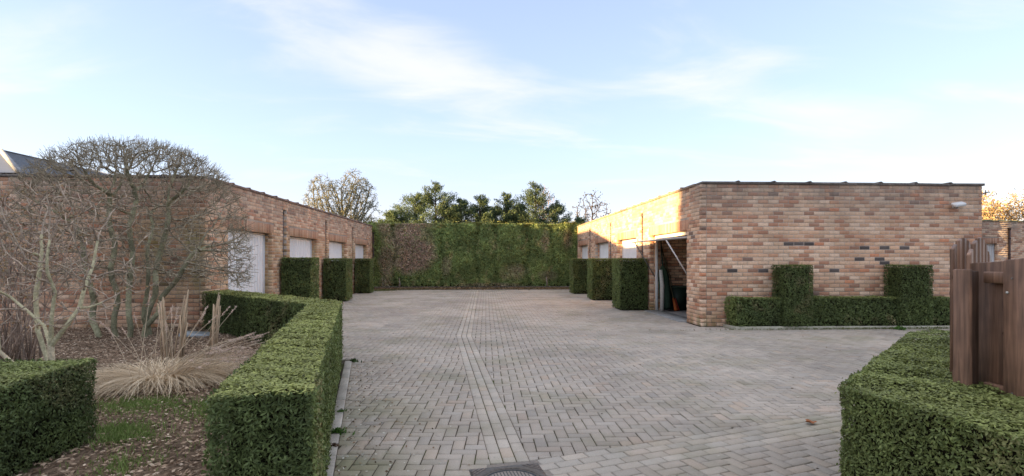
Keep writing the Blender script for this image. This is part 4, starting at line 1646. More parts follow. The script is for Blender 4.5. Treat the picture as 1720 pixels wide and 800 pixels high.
def pale_shrub():
    cx, cy = -4.02, 4.95
    root = empty('bare_shrub', (cx, cy, BED_Z))
    tag(root, 'pale bare shrub with yellow-green branches and dry seed heads at the left edge', 'shrub')
    n = 750
    P = np.stack([RNG.uniform(-1.05, 0.62, n), RNG.uniform(-0.35, 0.6, n), RNG.uniform(0, 1, n)], 1)
    P[:, 2] = 0.72 + P[:, 2] * 1.38
    keep = (np.abs(P[:, 0] + 0.2) / 0.9) ** 2 + ((P[:, 2] - 1.35) / 0.82) ** 2 < 1.05
    P = P[keep] + np.array((cx, cy, 0))
    roots = []
    def stem(pts, prev=None):
        for p in pts:
            roots.append(((cx + p[0], cy + p[1], p[2]), prev))
            prev = len(roots) - 1
        return prev
    top = stem([(0, 0, 0.02), (0.0, 0, 0.22), (0.01, 0, 0.42), (0.0, 0, 0.60)])
    stem([(0.12, 0.0, 0.76), (0.24, 0.02, 0.95), (0.28, 0.02, 1.12)], top)
    stem([(-0.10, 0.05, 0.78), (-0.26, 0.06, 0.92), (-0.40, 0.05, 1.05)], top)
    stem([(0.03, -0.03, 0.85), (0.06, -0.03, 1.10)], top)
    k = stem([(-0.10, 0.05, 0.12), (-0.26, 0.10, 0.30), (-0.42, 0.1, 0.42), (-0.55, 0.1, 0.54)], 0)
    stem([(-0.72, 0.1, 0.66), (-0.92, 0.1, 0.76), (-1.1, 0.1, 0.86)], k)
    stem([(-0.58, 0.12, 0.75), (-0.70, 0.15, 1.0)], k)
    stem([(-0.14, 0.15, 0.40), (-0.30, 0.22, 0.72), (-0.32, 0.22, 1.05), (-0.28, 0.22, 1.3)], 0)
    NP, par = grow(P, roots, 0.07, 0.6, 0.12, 120, (0, 0, 0.16), 0.10)
    kids = np.bincount(par[par >= 0], minlength=len(NP))
    tips = np.where((kids == 0) & (np.arange(len(NP)) > 25))[0]
    tip_pos = NP[tips].copy()
    NP, par = tuft_twigs(NP, par, tips, 3, 0.12, 0.003, 0.7)
    r, _ = radii(par, 0.0027, 2.4, 0.030)
    thick = r > 0.0095
    limb_obj('trunk', NP, par, r, thick, 8, lambda p, rr: np.where(p[:, 2:3] < 0.62, np.array((0.66, 0.54, 0.36)), np.array((0.60, 0.53, 0.33))) * RNG.uniform(0.85, 1.12, (len(p), 1)), M['bark'], root)
    limb_obj('crown', NP, par, r, ~thick, 4, lambda p, rr: np.array((0.46, 0.36, 0.27)) * RNG.uniform(0.7, 1.25, (len(p), 1)), M['bark'], root)
    sel = RNG.random(len(tip_pos)) < 0.55
    Pp = np.repeat(tip_pos[sel], 9, axis=0) + RNG.normal(0, 0.022, (sel.sum() * 9, 3)) * np.array((1.3, 1.3, 0.5))
    Q = leaf_arrays(Pp, np.tile((0, 0, 1.0), (len(Pp), 1)), 0.020, 0.012, 0.5)
    quads_obj('seed_heads', Q, np.array((0.34, 0.22, 0.10)) * RNG.uniform(0.6, 1.4, (len(Pp), 1)), M['straw'], root, kind="stuff")
    # a second thicket of thin stems behind it
    return root


pale_shrub()


def thicket(name, label, cx, cy, n_st, h, sprd, col, seedhead=True):
    root = empty(name, (cx, cy, BED_Z))
    tag(root, label, 'shrub')
    m = MB()
    heads = []
    for k in range(n_st):
        a = random.uniform(0, 2 * math.pi)
        b = random.uniform(0.2, 1) * sprd
        hh = h * random.uniform(0.6, 1.05)
        p0 = Vector((cx + random.gauss(0, 0.12), cy + random.gauss(0, 0.12), 0.05))
        p3 = Vector((cx + math.cos(a) * b, cy + math.sin(a) * b * 0.6, hh))
        pts = [p0.lerp(p3, f) + Vector((random.gauss(0, 0.02), random.gauss(0, 0.02), 0.12 * math.sin(f * math.pi))) for f in (0, 0.3, 0.6, 0.85, 1)]
        g = random.uniform(0.7, 1.2)
        t = tuple(c * g for c in col)
        m.tube(pts, [0.009, 0.007, 0.005, 0.004, 0.003], 4, t)
        for _ in range(5):
            i = random.randint(1, 3)
            q = pts[i].lerp(pts[i + 1], random.random())
            e = q + Vector((random.gauss(0, 0.14), random.gauss(0, 0.14), random.uniform(0.1, 0.32)))
            m.tube([q, q.lerp(e, 0.5) + Vector((random.gauss(0, .015), 0, 0.01)), e], [0.0045, 0.0035, 0.0026], 4, t)
            heads.append(e)
        heads.append(p3)
    m.build('stems', M['bark'], root)
    H_ = np.array([tuple(v) for v in heads])
    H_ = H_[RNG.random(len(H_)) < 0.5]
    Pp = np.repeat(H_, 10, axis=0) + RNG.normal(0, 0.025, (len(H_) * 10, 3)) * np.array((1.3, 1.3, 0.5))
    quads_obj('seed_heads', leaf_arrays(Pp, np.tile((0, 0, 1.0), (len(Pp), 1)), 0.022, 0.014, 0.5), np.array((0.36, 0.24, 0.11)) * RNG.uniform(0.6, 1.4, (len(Pp), 1)), M['straw'], root, kind="stuff")


thicket('twiggy_shrub', 'thin-stemmed brown shrub with dry flower heads behind the pale shrub', -5.55, 6.3, 46, 2.15, 1.05, (0.40, 0.30, 0.23))


# ornamental grass
def straw_grass():
    cx, cy = -3.40, 5.55
    root = empty('ornamental_grass', (cx, cy, BED_Z))
    tag(root, 'large clump of dry straw-coloured ornamental grass in the mulch bed', 'grass')

    def blades(n, h, reach, w, droop, c0, c1, up=0.0):
        a = RNG.uniform(0, 2 * math.pi, n)
        rc = np.abs(RNG.normal(0, 0.16, n))
        p0 = np.stack([cx + np.cos(a) * rc * 1.3, cy + np.sin(a) * rc, np.full(n, BED_Z - 0.02)], 1)
        ln = RNG.uniform(0.45, 1.0, n)
        a2 = a + RNG.normal(0, 0.6, n)
        dirn = np.stack([np.cos(a2), np.sin(a2) * 0.8], 1)
        wob, wob2, lift = RNG.normal(0, 0.05, n), RNG.normal(0, 0.12, n), RNG.uniform(0, 0.05, n)
        Qs = []
        prev = None
        segs = 6
        sd = np.stack([-np.sin(a2), np.cos(a2), np.zeros(n)], 1) * (w * 0.5) * RNG.uniform(0.7, 1.3, (n, 1))
        for s_ in range(segs + 1):
            f = s_ / segs
            out = reach * ln * (f ** (1.2 - 0.4 * up))
            zz = h * ln * (1.9 * f - droop * f * f)
            p = p0 + np.stack([dirn[:, 0] * out, dirn[:, 1] * out, np.maximum(zz, 0.0)], 1)
            p[:, :2] += np.stack([-dirn[:, 1], dirn[:, 0]], 1) * (wob * math.sin(f * 3.1) + wob2 * f * f)[:, None]
            p[:, 2] = np.maximum(p[:, 2], BED_Z + 0.005 + lift)
            wd = sd * (1 - 0.8 * f)
            cur = (p - wd, p + wd)
            if prev is not None:
                Qs.append(np.stack([prev[0], prev[1], cur[1], cur[0]], 1))
            prev = cur
        r = RNG.random((n, 1))
        c = (np.array(c0) * (1 - r) + np.array(c1) * r)
        tips = (prev[0] + prev[1]) / 2
        return np.concatenate(Qs), np.tile(c, (segs, 1)), tips, unit(tips - p0)
    q1, c1, _, _ = blades(1700, 0.36, 0.98, 0.0075, 1.55, (0.62, 0.46, 0.28), (0.90, 0.76, 0.55))
    q2, c2, _, _ = blades(700, 0.16, 0.70, 0.009, 1.7, (0.45, 0.32, 0.18), (0.80, 0.64, 0.44))
    quads_obj('blades', np.concatenate([q1, q2]), np.concatenate([c1, c2]), M['straw'], root, kind="stuff")
    # stalks with feathery heads
    m = MB()
    Pp = []
    Nn = []
    stalks = []
    for k in range(60):                                     # a sheaf of plumes lying over to the right
        p0 = Vector((cx + random.gauss(0.05, 0.12), cy + random.gauss(0, 0.1), BED_Z))
        a = random.gauss(-0.05, 0.30)
        L_ = random.uniform(0.72, 1.05)
        rise = random.uniform(0.22, 0.50)
        stalks.append((p0, p0 + Vector((math.cos(a) * L_, math.sin(a) * L_, rise)), random.uniform(0.05, 0.12)))
    for k in range(16):                                     # upright and leaning ones
        p0 = Vector((cx + random.gauss(0, 0.1), cy + random.gauss(0, 0.1), BED_Z))
        a = random.uniform(-0.9, 4.0)
        L_ = random.uniform(0.1, 0.7)
        stalks.append((p0, p0 + Vector((math.cos(a) * L_, math.sin(a) * L_ * 0.6, random.uniform(0.55, 1.02 - 0.3 * L_))), random.uniform(0.02, 0.05)))
    for p0, p1, sag in stalks:
        pts = [p0.lerp(p1, f) + Vector((0, 0, sag * math.sin(f * math.pi))) for f in (0, 0.25, 0.5, 0.75, 1)]
        g = random.uniform(0.8, 1.15)
        m.tube(pts, [0.0032, 0.003, 0.0026, 0.0022, 0.002], 4, (0.76 * g, 0.60 * g, 0.42 * g))
        d = (pts[-1] - pts[-2]).normalized()
        for q in range(34):
            f = random.uniform(-0.09, 0.02)
            Pp.append(tuple(pts[-1] + d * f))
            Nn.append(tuple(d))
    m.build('stalks', M['straw'], root)
    Pp, Nn = np.array(Pp), np.array(Nn)
    Pp += RNG.normal(0, 0.005, Pp.shape)
    quads_obj('plumes', leaf_arrays(Pp, Nn, 0.030, 0.005, 1.6, 0.5), np.array((0.80, 0.62, 0.50)) * RNG.uniform(0.75, 1.2, (len(Pp), 1)), M['straw'], root, kind="stuff")


straw_grass()


def cut_sheaf(label, x, y, h, lean, n=15):
    root = empty('dry_stem_bundle', (x, y, BED_Z))
    tag(root, label, 'dry stems', 'bundles of cut dry stems behind the straw grass')
    m = MB()
    for k in range(n):
        b = Vector((x + random.gauss(0, 0.035), y + random.gauss(0, 0.035), BED_Z - 0.02))
        t = Vector((x + lean + random.gauss(0, 0.035), y + random.gauss(0, 0.03), BED_Z + h * random.uniform(0.55, 1.02)))
        g = random.uniform(0.7, 1.2)
        m.tube([b, b.lerp(t, 0.4) + Vector((random.gauss(0, .012), 0, 0)), t], [0.008, 0.0075, 0.007], 5, (0.66 * g, 0.49 * g, 0.32 * g))
    m.build('stems', M['straw'], root)


cut_sheaf('bundle of cut dry stems behind the straw grass, leftmost', -3.98, 6.6, 0.86, -0.05)
cut_sheaf('bundle of cut dry stems behind the straw grass, middle and tallest', -3.78, 6.5, 0.95, 0.10)
cut_sheaf('single thin upright bundle of dry stems behind the straw grass, rightmost', -3.62, 6.9, 0.90, 0.08, 10)

# pale slab lying in the bed
mbx = MB()
Mx = Matrix.Translation((-4.95, 9.0, BED_Z + 0.03)) @ Matrix.Rotation(R(24), 4, 'Z') @ Matrix.Rotation(R(7), 4, 'Y')
mbx.box((-0.22, -0.22, -0.02), (0.22, 0.22, 0.03), (0.46, 0.50, 0.52), Mx, 0.008)
tag(mbx.build('paving_slab', M['concrete']), 'pale blue-grey slab lying in the bed beside the bending hedge', 'slab')


# ------------------------------------------------------------------ trees beyond
def leafy_tree(name, label, cx, cy, att, roots, step, infl, kill, leafn, leafl, leafw, lc0, lc1, bark, r0=0.008, rmax=0.15, thick=0.04, bias=(0, 0, 0.1), group=None, leaf_sd=0.15, tuft=2):
    root = empty(name, (cx, cy, 0))
    tag(root, label, 'tree', group)
    NP, par = grow(att, roots, step, infl, kill, 120, bias, 0.12)
    kids = np.bincount(par[par >= 0], minlength=len(NP))
    tips = np.where((kids == 0) & (np.arange(len(NP)) > len(roots)))[0]
    if tuft:
        NP, par = tuft_twigs(NP, par, tips, tuft, step * 1.6, r0, 0.5)
    r, _ = radii(par, r0, 2.3, rmax)
    tk = r > thick
    fn = lambda p, rr: np.array(bark) * RNG.uniform(0.7, 1.25, (len(p), 1))
    limb_obj('trunk', NP, par, r, tk, 7, fn, M['bark'], root)
    cr = limb_obj('crown', NP, par, r, ~tk, 4, fn, M['bark'], root)
    if leafn:
        src = np.where(~tk)[0]
        src = src[RNG.integers(0, len(src), leafn)]
        Pp = NP[src] + RNG.normal(0, leaf_sd, (leafn, 3))
        d = unit(NP[src] - NP[par[src]] + np.array((0, 0, 0.02)))
        q = RNG.random((leafn, 1))
        c = (np.array(lc0) * (1 - q) + np.array(lc1) * q) * RNG.uniform(0.7, 1.25, (leafn, 1))
        quads_obj('leaves', leaf_arrays(Pp, d, leafl, leafw, 1.1, 0.9), c, M['leaf_far'], cr, kind="stuff")
    return root


def trunk_pts(x, y, z1, n=6, lean=0.0):
    out = []
    for k in range(n):
        out.append(((x + lean * k / (n - 1) + random.gauss(0, 0.04), y, z1 * k / (n - 1)), None if k == 0 else k - 1))
    return out


# willow-like tree behind the left row: two upright lobes of fine olive shoots
n = 2600
P1 = RNG.normal(size=(n, 3))
P1 = unit(P1) * RNG.random((n, 1)) ** 0.4
lobes = np.array([(-10.6, 34.0, 4.7), (-8.55, 34.0, 4.75), (-9.5, 34.0, 3.9)])
ext = np.array([(1.35, 1.2, 2.2), (1.45, 1.2, 2.45), (2.1, 1.3, 1.9)])
k = RNG.choice(3, n, p=(0.35, 0.45, 0.2))
att = lobes[k] + P1 * ext[k]
leafy_tree('willow_tree', 'olive grey tree with upright fine shoots rising behind the left garages', -9.5, 34, att, trunk_pts(-9.5, 34, 2.2), 0.17, 1.3, 0.2, 11000, 0.15, 0.03,
           (0.15, 0.165, 0.10), (0.27, 0.27, 0.18), (0.20, 0.185, 0.13), 0.009, 0.16, 0.04, (0, 0, 0.35), leaf_sd=0.07, tuft=3)

# bare trees
n = 260
att = np.array((7.9, 38, 4.7)) + unit(RNG.normal(size=(n, 3))) * RNG.random((n, 1)) ** 0.4 * np.array((1.5, 1.0, 1.9))
leafy_tree('bare_tree', 'dark bare tree with a few last leaves rising behind the right garages', 7.9, 38, att, trunk_pts(7.8, 38, 2.8), 0.2, 1.6, 0.3, 420, 0.13, 0.08,
           (0.07, 0.06, 0.04), (0.12, 0.09, 0.05), (0.075, 0.06, 0.05), 0.012, 0.11, 0.05, (0, 0, 0.3), leaf_sd=0.08, tuft=2)
n = 420
att = np.array((5.2, 46, 5.6)) + unit(RNG.normal(size=(n, 3))) * RNG.random((n, 1)) ** 0.4 * np.array((1.2, 1.0, 2.6))
leafy_tree('birch_tree', 'faint pinkish birch crown behind the rightmost dark conifers', 5.2, 46, att, trunk_pts(5.2, 46, 3.2), 0.22, 1.6, 0.3, 0, 0.1, 0.05,
           (0.3, 0.2, 0.15), (0.3, 0.2, 0.15), (0.34, 0.24, 0.20), 0.008, 0.1, 0.05, (0, 0, 0.4), tuft=3)
# sunlit trees at the right edge
for i, (lab, gx, gy, gz, ex, ez) in enumerate((
        ('sunlit golden autumn tree behind the distant garage, nearest the brick corner', 25.1, 25.0, 3.3, 1.3, 1.5),
        ('sunlit golden autumn tree behind the distant garage, middle one', 27.4, 26.5, 3.2, 1.2, 1.4),
        ('sunlit golden autumn tree behind the distant garage, at the picture edge', 28.9, 26.0, 3.5, 1.3, 1.6))):
    n = 420
    att = np.array((gx, gy, gz)) + unit(RNG.normal(size=(n, 3))) * RNG.random((n, 1)) ** 0.4 * np.array((ex, 1.1, ez))
    leafy_tree('golden_tree', lab, gx, gy, att, trunk_pts(gx, gy, 1.7, 5), 0.18, 1.3, 0.26, 2600, 0.13, 0.06, (0.36, 0.24, 0.10), (0.50, 0.38, 0.20), (0.30, 0.22, 0.14), 0.010, 0.09, 0.04,
               (0, 0, 0.3), group='golden trees behind the distant garage', leaf_sd=0.12, tuft=2)


# conifers beyond the back hedge
def conifer(label, x, y, h, rad, dark=1.0, n_leaf=15000, loose=1.0):
    root = empty('conifer_tree', (x, y, 0))
    tag(root, label, 'tree', 'dark conifers behind the back hedge')
    t = MB()
    t.tube([(x, y, 0), (x + random.gauss(0, 0.05), y, h * 0.5), (x, y, h * 0.985)], [0.14, 0.09, 0.012], 7, (0.10, 0.075, 0.055))
    t.build('trunk', M['bark'], root)
    P_, D_ = [], []
    br = MB()
    z_ = 1.6
    nb = 0
    branches = []
    while z_ < h - 0.1:
        f = (h - z_) / (h - 1.2)
        L0 = rad * (min(1.0, f * 1.7) ** 0.9)
        for q in range(random.randint(3, 5)):
            a = random.uniform(0, 2 * math.pi)
            L_ = L0 * random.uniform(0.55, 1.15) + 0.12
            up = random.uniform(0.05, 0.5) + 0.75 * (1 - f)
            p0 = Vector((x, y, z_ + random.uniform(-0.08, 0.08)))
            d = Vector((math.cos(a), math.sin(a), up)).normalized()
            p1 = p0 + d * L_
            mid = p0 + d * L_ * 0.55 - Vector((0, 0, 0.05 * L_))
            tip = p1 + Vector((0, 0, -0.06 * L_ + 0.05))
            branches.append((p0, mid, tip, L_))
            br.tube([p0, mid, tip], [0.02, 0.012, 0.005], 4, (0.09, 0.07, 0.05))
        z_ += random.uniform(0.14, 0.26)
    cr = br.build('crown', M['bark'], root)
    tot = sum(b[3] for b in branches)
    for p0, mid, tip, L_ in branches:
        m = int(n_leaf * L_ / tot)
        for _ in range(m):
            f = random.uniform(0.25, 1.02) ** 0.8
            p = p0.lerp(mid, f / 0.55) if f < 0.55 else mid.lerp(tip, (f - 0.55) / 0.45)
            sp = 0.10 * loose * (0.5 + L_ * 0.4)
            P_.append((p.x + random.gauss(0, sp), p.y + random.gauss(0, sp), p.z + random.gauss(-0.02, sp * 0.55)))
            dd = (tip - p0).normalized()
            D_.append(tuple(dd))
    P_, D_ = np.array(P_), np.array(D_)
    c = (np.array((0.070, 0.105, 0.055)) * (1 + 0 * P_[:, :1]) + np.array((0.05, 0.06, 0.02)) * RNG.random((len(P_), 1))) * RNG.uniform(0.5, 1.2, (len(P_), 1)) * dark
    quads_obj('needles', leaf_arrays(P_, D_, 0.15, 0.036, 1.8, 0.6), c, M['leaf_far'], cr, kind="stuff")


ALL_C = [(-5.5, 31.0, 4.3, 1.0, 1.1), (-4.3, 31.5, 5.35, 1.5, 1.1), (-3.05, 31.0, 5.95, 1.45, 1.0), (-1.5, 31.4, 5.0, 1.15, 1.05), (-0.35, 31.0, 5.25, 1.0, 1.05), (1.2, 31.2, 5.45, 1.05, 1.0), (3.02, 31.0, 6.05, 1.35, 0.95), (4.3, 31.6, 4.9, 1.2, 1.0), (5.9, 31.2, 3.9, 1.0, 1.0), (-2.25, 32.4, 4.7, 1.2, 0.9), (0.45, 32.6, 4.7, 1.2, 0.9), (2.1, 32.4, 4.8, 1.2, 0.9)]
NAMES = ['low conifer at the left end of the dark conifer row', 'broad conifer second from the left in the dark conifer row', 'tallest broad conifer on the left of the dark conifer row', 'shorter conifer just right of the tall broad one in the row',
         'narrow conifer in the middle of the dark conifer row', 'conifer right of the middle of the dark row', 'tallest pointed conifer on the right of the dark row', 'bushy conifer right of the tallest pointed one', 'low conifer at the right end of the dark row by the right garages',
         'low bushy conifer filling the gap right of the tall broad one', 'low bushy conifer filling the gap in the middle of the row', 'low bushy conifer filling the gap left of the tallest pointed one']
for lab, c in zip(NAMES, ALL_C):
    conifer(lab, c[0], c[1], c[2], c[3] * 1.55, c[4] * 1.2, loose=1.2)


# ------------------------------------------------------------------ fence at the right
WD = lambda s=1.0: tuple(np.array((0.195, 0.108, 0.066)) * s * random.uniform(0.85, 1.15))


def board(parent, a, b, t, z0, z1a, z1b, tint, name='board', zt0=None):
    """upright board from plan point a to b, thickness t to the left of a->b, sloping head"""
    a, b = Vector((*a, 0)), Vector((*b, 0))
    d = (b - a).normalized()
    nn = Vector((-d.y, d.x, 0)) * t
    bv = 0.004
    V = []
    for z_a, z_b, i in ((z0, z0, 0), (z1a - bv, z1b - bv, 0), (z1a, z1b, bv)):
        e = d * i
        n2 = nn.normalized() * i
        V += [a + e + n2 + Vector((0, 0, z_a)), b - e + n2 + Vector((0, 0, z_b)), b - e + nn - n2 + Vector((0, 0, z_b)), a + e + nn - n2 + Vector((0, 0, z_a))]
    F = [(3, 2, 1, 0), (8, 9, 10, 11)]
    for L_ in (0, 4):
        F += [(L_ + i, L_ + (i + 1) % 4, L_ + 4 + (i + 1) % 4, L_ + 4 + i) for i in range(4)]
    return MB().add(V, F, tint).build(name, M['wood'], parent)


fe = empty('wooden_fence', (2.4, 1.7, 0.0))
tag(fe, 'dark stained wooden fence panel with overlapping boards standing in the hedge at right', 'fence')
fx = 2.375
# post
pm = MB()
pm.box((2.290, 2.322, 0.0), (2.318, 2.405, 1.352), WD(1.05), None, 0.005)
pm.build('post', M['wood'], fe)
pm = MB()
pm.box((2.320, 2.345, 0.0), (2.372, 2.40, 1.345), WD(0.40), None, 0.004)  # dark tint paints the shade on this recessed face
pm.build('shaded_batten', M['wood'], fe)
yy = 2.345
k = 0
while yy > 0.9:
    w_ = 0.142
    zt = lambda q: 1.375 + 0.10 * math.sin(min((2.40 - q) / 1.5, 1) * math.pi * 0.5) * 1.1
    if k % 2 == 0:
        board(fe, (fx + 0.040, yy + (0.1 if k == 0 else 0.012)), (fx + 0.040, yy - w_ - 0.012), 0.018, 0.3, zt(yy), zt(yy - w_), WD(1.0))
    else:
        board(fe, (fx - 0.022, yy + 0.012), (fx - 0.022, yy - w_ - 0.012), 0.018, 0.3, zt(yy) , zt(yy - w_), WD(1.0))
    yy -= w_ + 0.001
    k += 1
for z0, z1 in ((0.775, 0.815), (1.288, 1.342)):
    rm = MB()
    rm.box((fx - 0.0, 0.9, z0), (fx + 0.036, 2.333, z1), WD(1.35), None, 0.005)
    rm.build('rail', M['wood'], fe)
kn = MB()
kn.tube([(fx + 0.037, 2.26, 1.055), (fx + 0.0405, 2.26, 1.055)], 0.013, 12, (0.02, 0.015, 0.012))
kn.build('knot_hole', M['fabric'], fe)
bo = MB()
bo.tube([(fx - 0.026, 2.195, 1.25), (fx - 0.021, 2.195, 1.25)], 0.006, 8, (0.6, 0.58, 0.52))
bo.build('bolt', M['metal'], fe)
for zz in (0.80, 1.315):
    for yy in (2.175, 2.105):
        MB().tube([(fx - 0.0232, yy, zz), (fx - 0.0215, yy, zz)], 0.0042, 8, (0.22, 0.20, 0.18)).build('nail', M['metal'], fe)
# second panel leading away along the hedge, seen almost end-on
f2 = empty('wooden_fence', (3.0, 3.1, 0.0))
tag(f2, 'weathered fence panel with arched board tops leading away behind the fence post', 'fence')
d2 = Vector((0.755, 0.656))
n2 = Vector((-d2.y, d2.x))
s0 = Vector((2.385, 2.47))
for k in range(12):
    f = k / 11
    side = 0.026 if k % 2 else -0.048
    a = s0 + d2 * (k * 0.122) + n2 * side
    b = a + d2 * 0.135
    zt = lambda q: 1.36 + 0.17 * math.sin(math.pi * (0.12 + 0.76 * q)) 
    board(f2, (a.x, a.y), (b.x, b.y), 0.018, 0.3, zt(f), zt(min(f + 0.09, 1)), tuple(np.array(WD(1.0)) * (1.5 if k % 3 == 0 else 1.0)))
for zz in (0.79, 1.30):
    a = s0
    b = s0 + d2 * 1.5
    board(f2, (a.x, a.y), (b.x, b.y), 0.024, zz, zz + 0.045, zz + 0.045, WD(0.9), 'rail')
pp = s0 + d2 * 1.53
board(f2, (pp.x, pp.y), (pp.x + d2.x * 0.08, pp.y + d2.y * 0.08), 0.08, 0.0, 1.4, 1.4, WD(1.0), 'post')

# ------------------------------------------------------------------ small things
# flood light on the right wall
wl = empty('wall_lamp', (9.98, RY, 2.5))
tag(wl, 'small white lamp fixed high on the right brick wall near its far corner', 'lamp')
m = MB()
m.box((9.93, RY - 0.035, 2.50), (10.01, RY - 0.002, 2.585), (0.72, 0.70, 0.68), None, 0.006)
m.build('bracket', M['plastic'], wl)
m = MB()
Mx = Matrix.Translation((9.985, RY - 0.11, 2.565)) @ Matrix.Rotation(R(-8), 4, 'Y') @ Matrix.Rotation(R(25), 4, 'X')
m.box((-0.125, -0.07, -0.035), (0.125, 0.07, 0.035), (0.80, 0.79, 0.77), Mx, 0.02)
m.build('lamp_head', M['plastic'], wl)
m = MB()
Mx2 = Mx @ Matrix.Translation((-0.05, -0.01, -0.05))
m.box((-0.03, -0.03, -0.03), (0.03, 0.03, 0.015), (0.25, 0.23, 0.22), Mx2, 0.008)
m.build('sensor', M['plastic'], wl)
# aerial bracket at the far corner of the right row
ab = MB()
ab.tube([(10.60, RY + 0.1, 2.78), (10.75, RY + 0.1, 2.83), (10.88, RY + 0.1, 2.86)], 0.012, 6, (0.08, 0.07, 0.06))
ab.tube([(10.80, RY + 0.1, 2.80), (10.80, RY + 0.1, 2.90)], 0.009, 6, (0.08, 0.07, 0.06))
ab.tube([(10.72, RY + 0.02, 2.85), (10.86, RY + 0.16, 2.85)], 0.008, 6, (0.08, 0.07, 0.06))
tag(ab.build('wall_bracket', M['metal']), 'small dark metal bracket sticking out at the right garage corner', 'bracket')

# things standing inside the open garage
ps = empty('folded_parasol', (4.83, 13.5, 0.012))
tag(ps, 'dark green folded parasol leaning inside the open garage', 'parasol')
m = MB()
b0, b1 = Vector((4.83, 13.50, 0.05)), Vector((4.80, 13.85, 1.95))
prof = [(0.0, 0.02), (0.03, 0.12), (0.2, 0.15), (0.45, 0.14), (0.55, 0.11), (0.62, 0.035), (1.0, 0.03)]
m.tube([b0.lerp(b1, f) for f, _ in prof[:6]], [r_ for _, r_ in prof[:6]], 10, (0.035, 0.06, 0.038))
m.build('canopy', M['fabric'], ps, smooth=True)
m = MB()
m.tube([b0.lerp(b1, 0.55), b1], 0.02, 8, (0.05, 0.07, 0.05))
m.build('pole', M['metal'], ps)
m = MB()
m.tube([(4.68, 13.40, 0.03), (4.71, 13.46, 0.7), (4.69, 13.52, 1.12)], [0.05, 0.055, 0.045], 9, (0.50, 0.46, 0.40))
tag(m.build('rolled_cloth', M['fabric'], smooth=True), 'pale rolled cloth standing at the open garage door frame', 'cloth roll')


def tool(name, label, p0, p1, handle, head, headcol, w):
    r_ = empty(name, p0)
    tag(r_, label, 'garden tool')
    MB().tube([p0, p1], 0.014, 7, handle).build('handle', M['wood'], r_)
    m_ = MB()
    d = (Vector(p1) - Vector(p0)).normalized()
    m_.tube([Vector(p0), Vector(p0) + d * 0.36], [w, w * 0.35], 6, headcol)
    m_.build('head', M['plastic'], r_)


tool('garden_tool', 'long-handled broom with an orange head leaning in the open garage', (5.10, 13.50, 0.02), (4.90, 14.05, 1.75), (0.20, 0.17, 0.10), None, (0.55, 0.13, 0.035), 0.055)
tool('garden_tool', 'long-handled tool with a red head beside the orange broom', (5.20, 13.62, 0.02), (5.02, 14.1, 1.45), (0.28, 0.22, 0.13), None, (0.42, 0.05, 0.03), 0.045)
bx = empty('storage_bin', (5.30, 13.92, 0.012))
tag(bx, 'dark green bin standing at the back of the open garage', 'bin')
m = MB()
V = []
for z_, k_ in ((0.014, 0.85), (0.62, 1.0)):
    V += [(5.30 + sx * 0.22 * k_, 13.92 + sy * 0.22 * k_, z_) for sx, sy in ((-1, -1), (1, -1), (1, 1), (-1, 1))]
m.add(V, [(3, 2, 1, 0), (0, 1, 5, 4), (1, 2, 6, 5), (2, 3, 7, 6), (3, 0, 4, 7), (4, 5, 6, 7)], (0.018, 0.03, 0.02))
m.build('body', M['plastic'], bx)
MB().box((5.06, 13.68, 0.622), (5.54, 14.16, 0.67), (0.03, 0.05, 0.03), None, 0.01).build('lid', M['plastic'], bx)

# weeds and the fallen leaf
def weed(label, x, y, s_, col, nl=60):
    n_ = nl
    a = RNG.uniform(0, 2 * math.pi, n_)
    rr = np.abs(RNG.normal(0, 0.5, n_)) * s_
    P_ = np.stack([x + np.cos(a) * rr, y + np.sin(a) * rr, 0.008 + RNG.uniform(0, 0.5, n_) * s_ * np.exp(-rr / s_)], 1)
    D_ = unit(np.stack([np.cos(a), np.sin(a), np.full(n_, 0.6)], 1))
    root = empty('weed', (x, y, 0))
    tag(root, label, 'weed')
    quads_obj('leaves', leaf_arrays(P_, D_, s_ * 0.7, s_ * 0.22, 1.5, 0.5), np.array(col) * RNG.uniform(0.6, 1.4, (n_, 1)), M['leaf'], root)


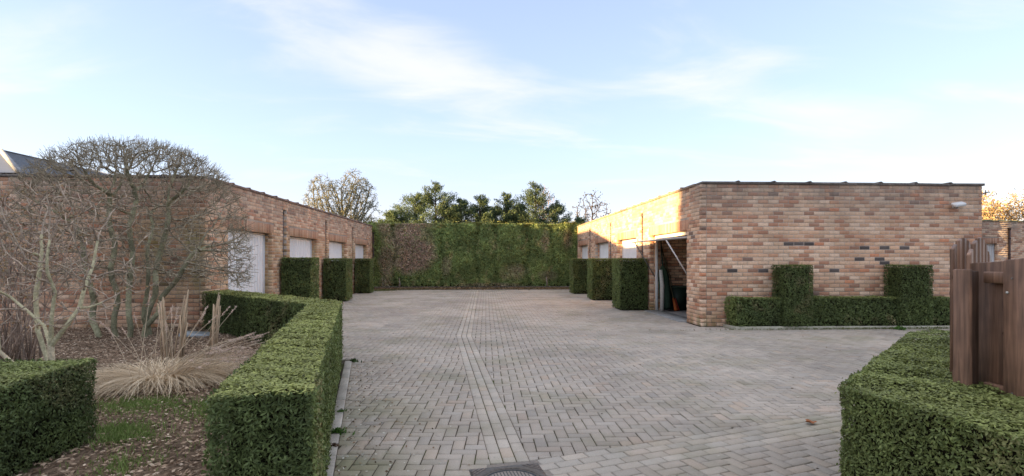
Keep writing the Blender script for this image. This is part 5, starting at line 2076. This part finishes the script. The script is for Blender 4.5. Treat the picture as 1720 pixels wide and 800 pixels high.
weed('bright green weed growing from the kerb joint beside the hedge', -1.19, 4.18, 0.07, (0.10, 0.20, 0.035), 110)
weed('small reddish weed in the kerb joint below the bright green one', -1.13, 3.88, 0.04, (0.12, 0.07, 0.04))
weed('flat green weed where the kerb ends at the hedge corner', -1.80, 7.1, 0.075, (0.06, 0.10, 0.03), 90)
weed('small green weed in the kerb joint midway along the hedge', -1.32, 4.75, 0.05, (0.10, 0.17, 0.04))
weed('green weed at the foot of the low hedge by the right wall', 8.25, 9.82, 0.13, (0.10, 0.19, 0.04), 90)


def leaf_mesh(label, x, y, ang, s_, col):
    pts = []
    for k in range(14):
        th = 2 * math.pi * k / 14
        r_ = s_ * (0.55 + 0.45 * abs(math.cos(2.5 * th)) ** 1.2)
        pts.append((x + math.cos(th + ang) * r_, y + math.sin(th + ang) * r_, 0.012 + 0.018 * abs(math.sin(th * 1.5))))
    V = [(x, y, 0.01)] + pts
    F = [(0, 1 + k, 1 + (k + 1) % 14) for k in range(14)]
    tag(obj('fallen_leaf', V, F, M['chip'], tint=np.tile(col, (len(V), 1))), label, 'leaf')


leaf_mesh('dry orange-brown leaf lying on the diagonal paving band at right', 2.76, 4.22, 0.6, 0.05, (0.36, 0.14, 0.06))

# scattered bits of leaf and grit on the paving
n = 1500
P = np.stack([RNG.uniform(-5, 9, n), RNG.uniform(2.6, 23, n), np.full(n, 0.006)], 1)
k = RNG.random(n) < 0.45                                 # more of it gathers along the kerb and hedge foot
P[k, 1] = RNG.uniform(2.4, 7.2, k.sum())
P[k, 0] = -0.43 - 0.2025 * P[k, 1] + 0.0 + np.abs(RNG.normal(0, 0.35, k.sum()))
ok = (P[:, 0] < 4.3) | (P[:, 1] < 9.7)
ok &= P[:, 0] > -0.2 - 0.2255 * P[:, 1]
P = P[ok]
Q = leaf_arrays(P, np.tile((0, 0, 1.0), (len(P), 1)), 0.026, 0.014, 0.25)
pal = np.array([(0.60, 0.56, 0.46), (0.26, 0.17, 0.10), (0.42, 0.32, 0.20), (0.16, 0.12, 0.08)])
tag(quads_obj('paving_debris', Q, pal[RNG.choice(4, len(P), p=(0.45, 0.2, 0.2, 0.15))], M['chip'], kind="stuff"), 'scattered bits of leaf and grit on the paving', 'debris')
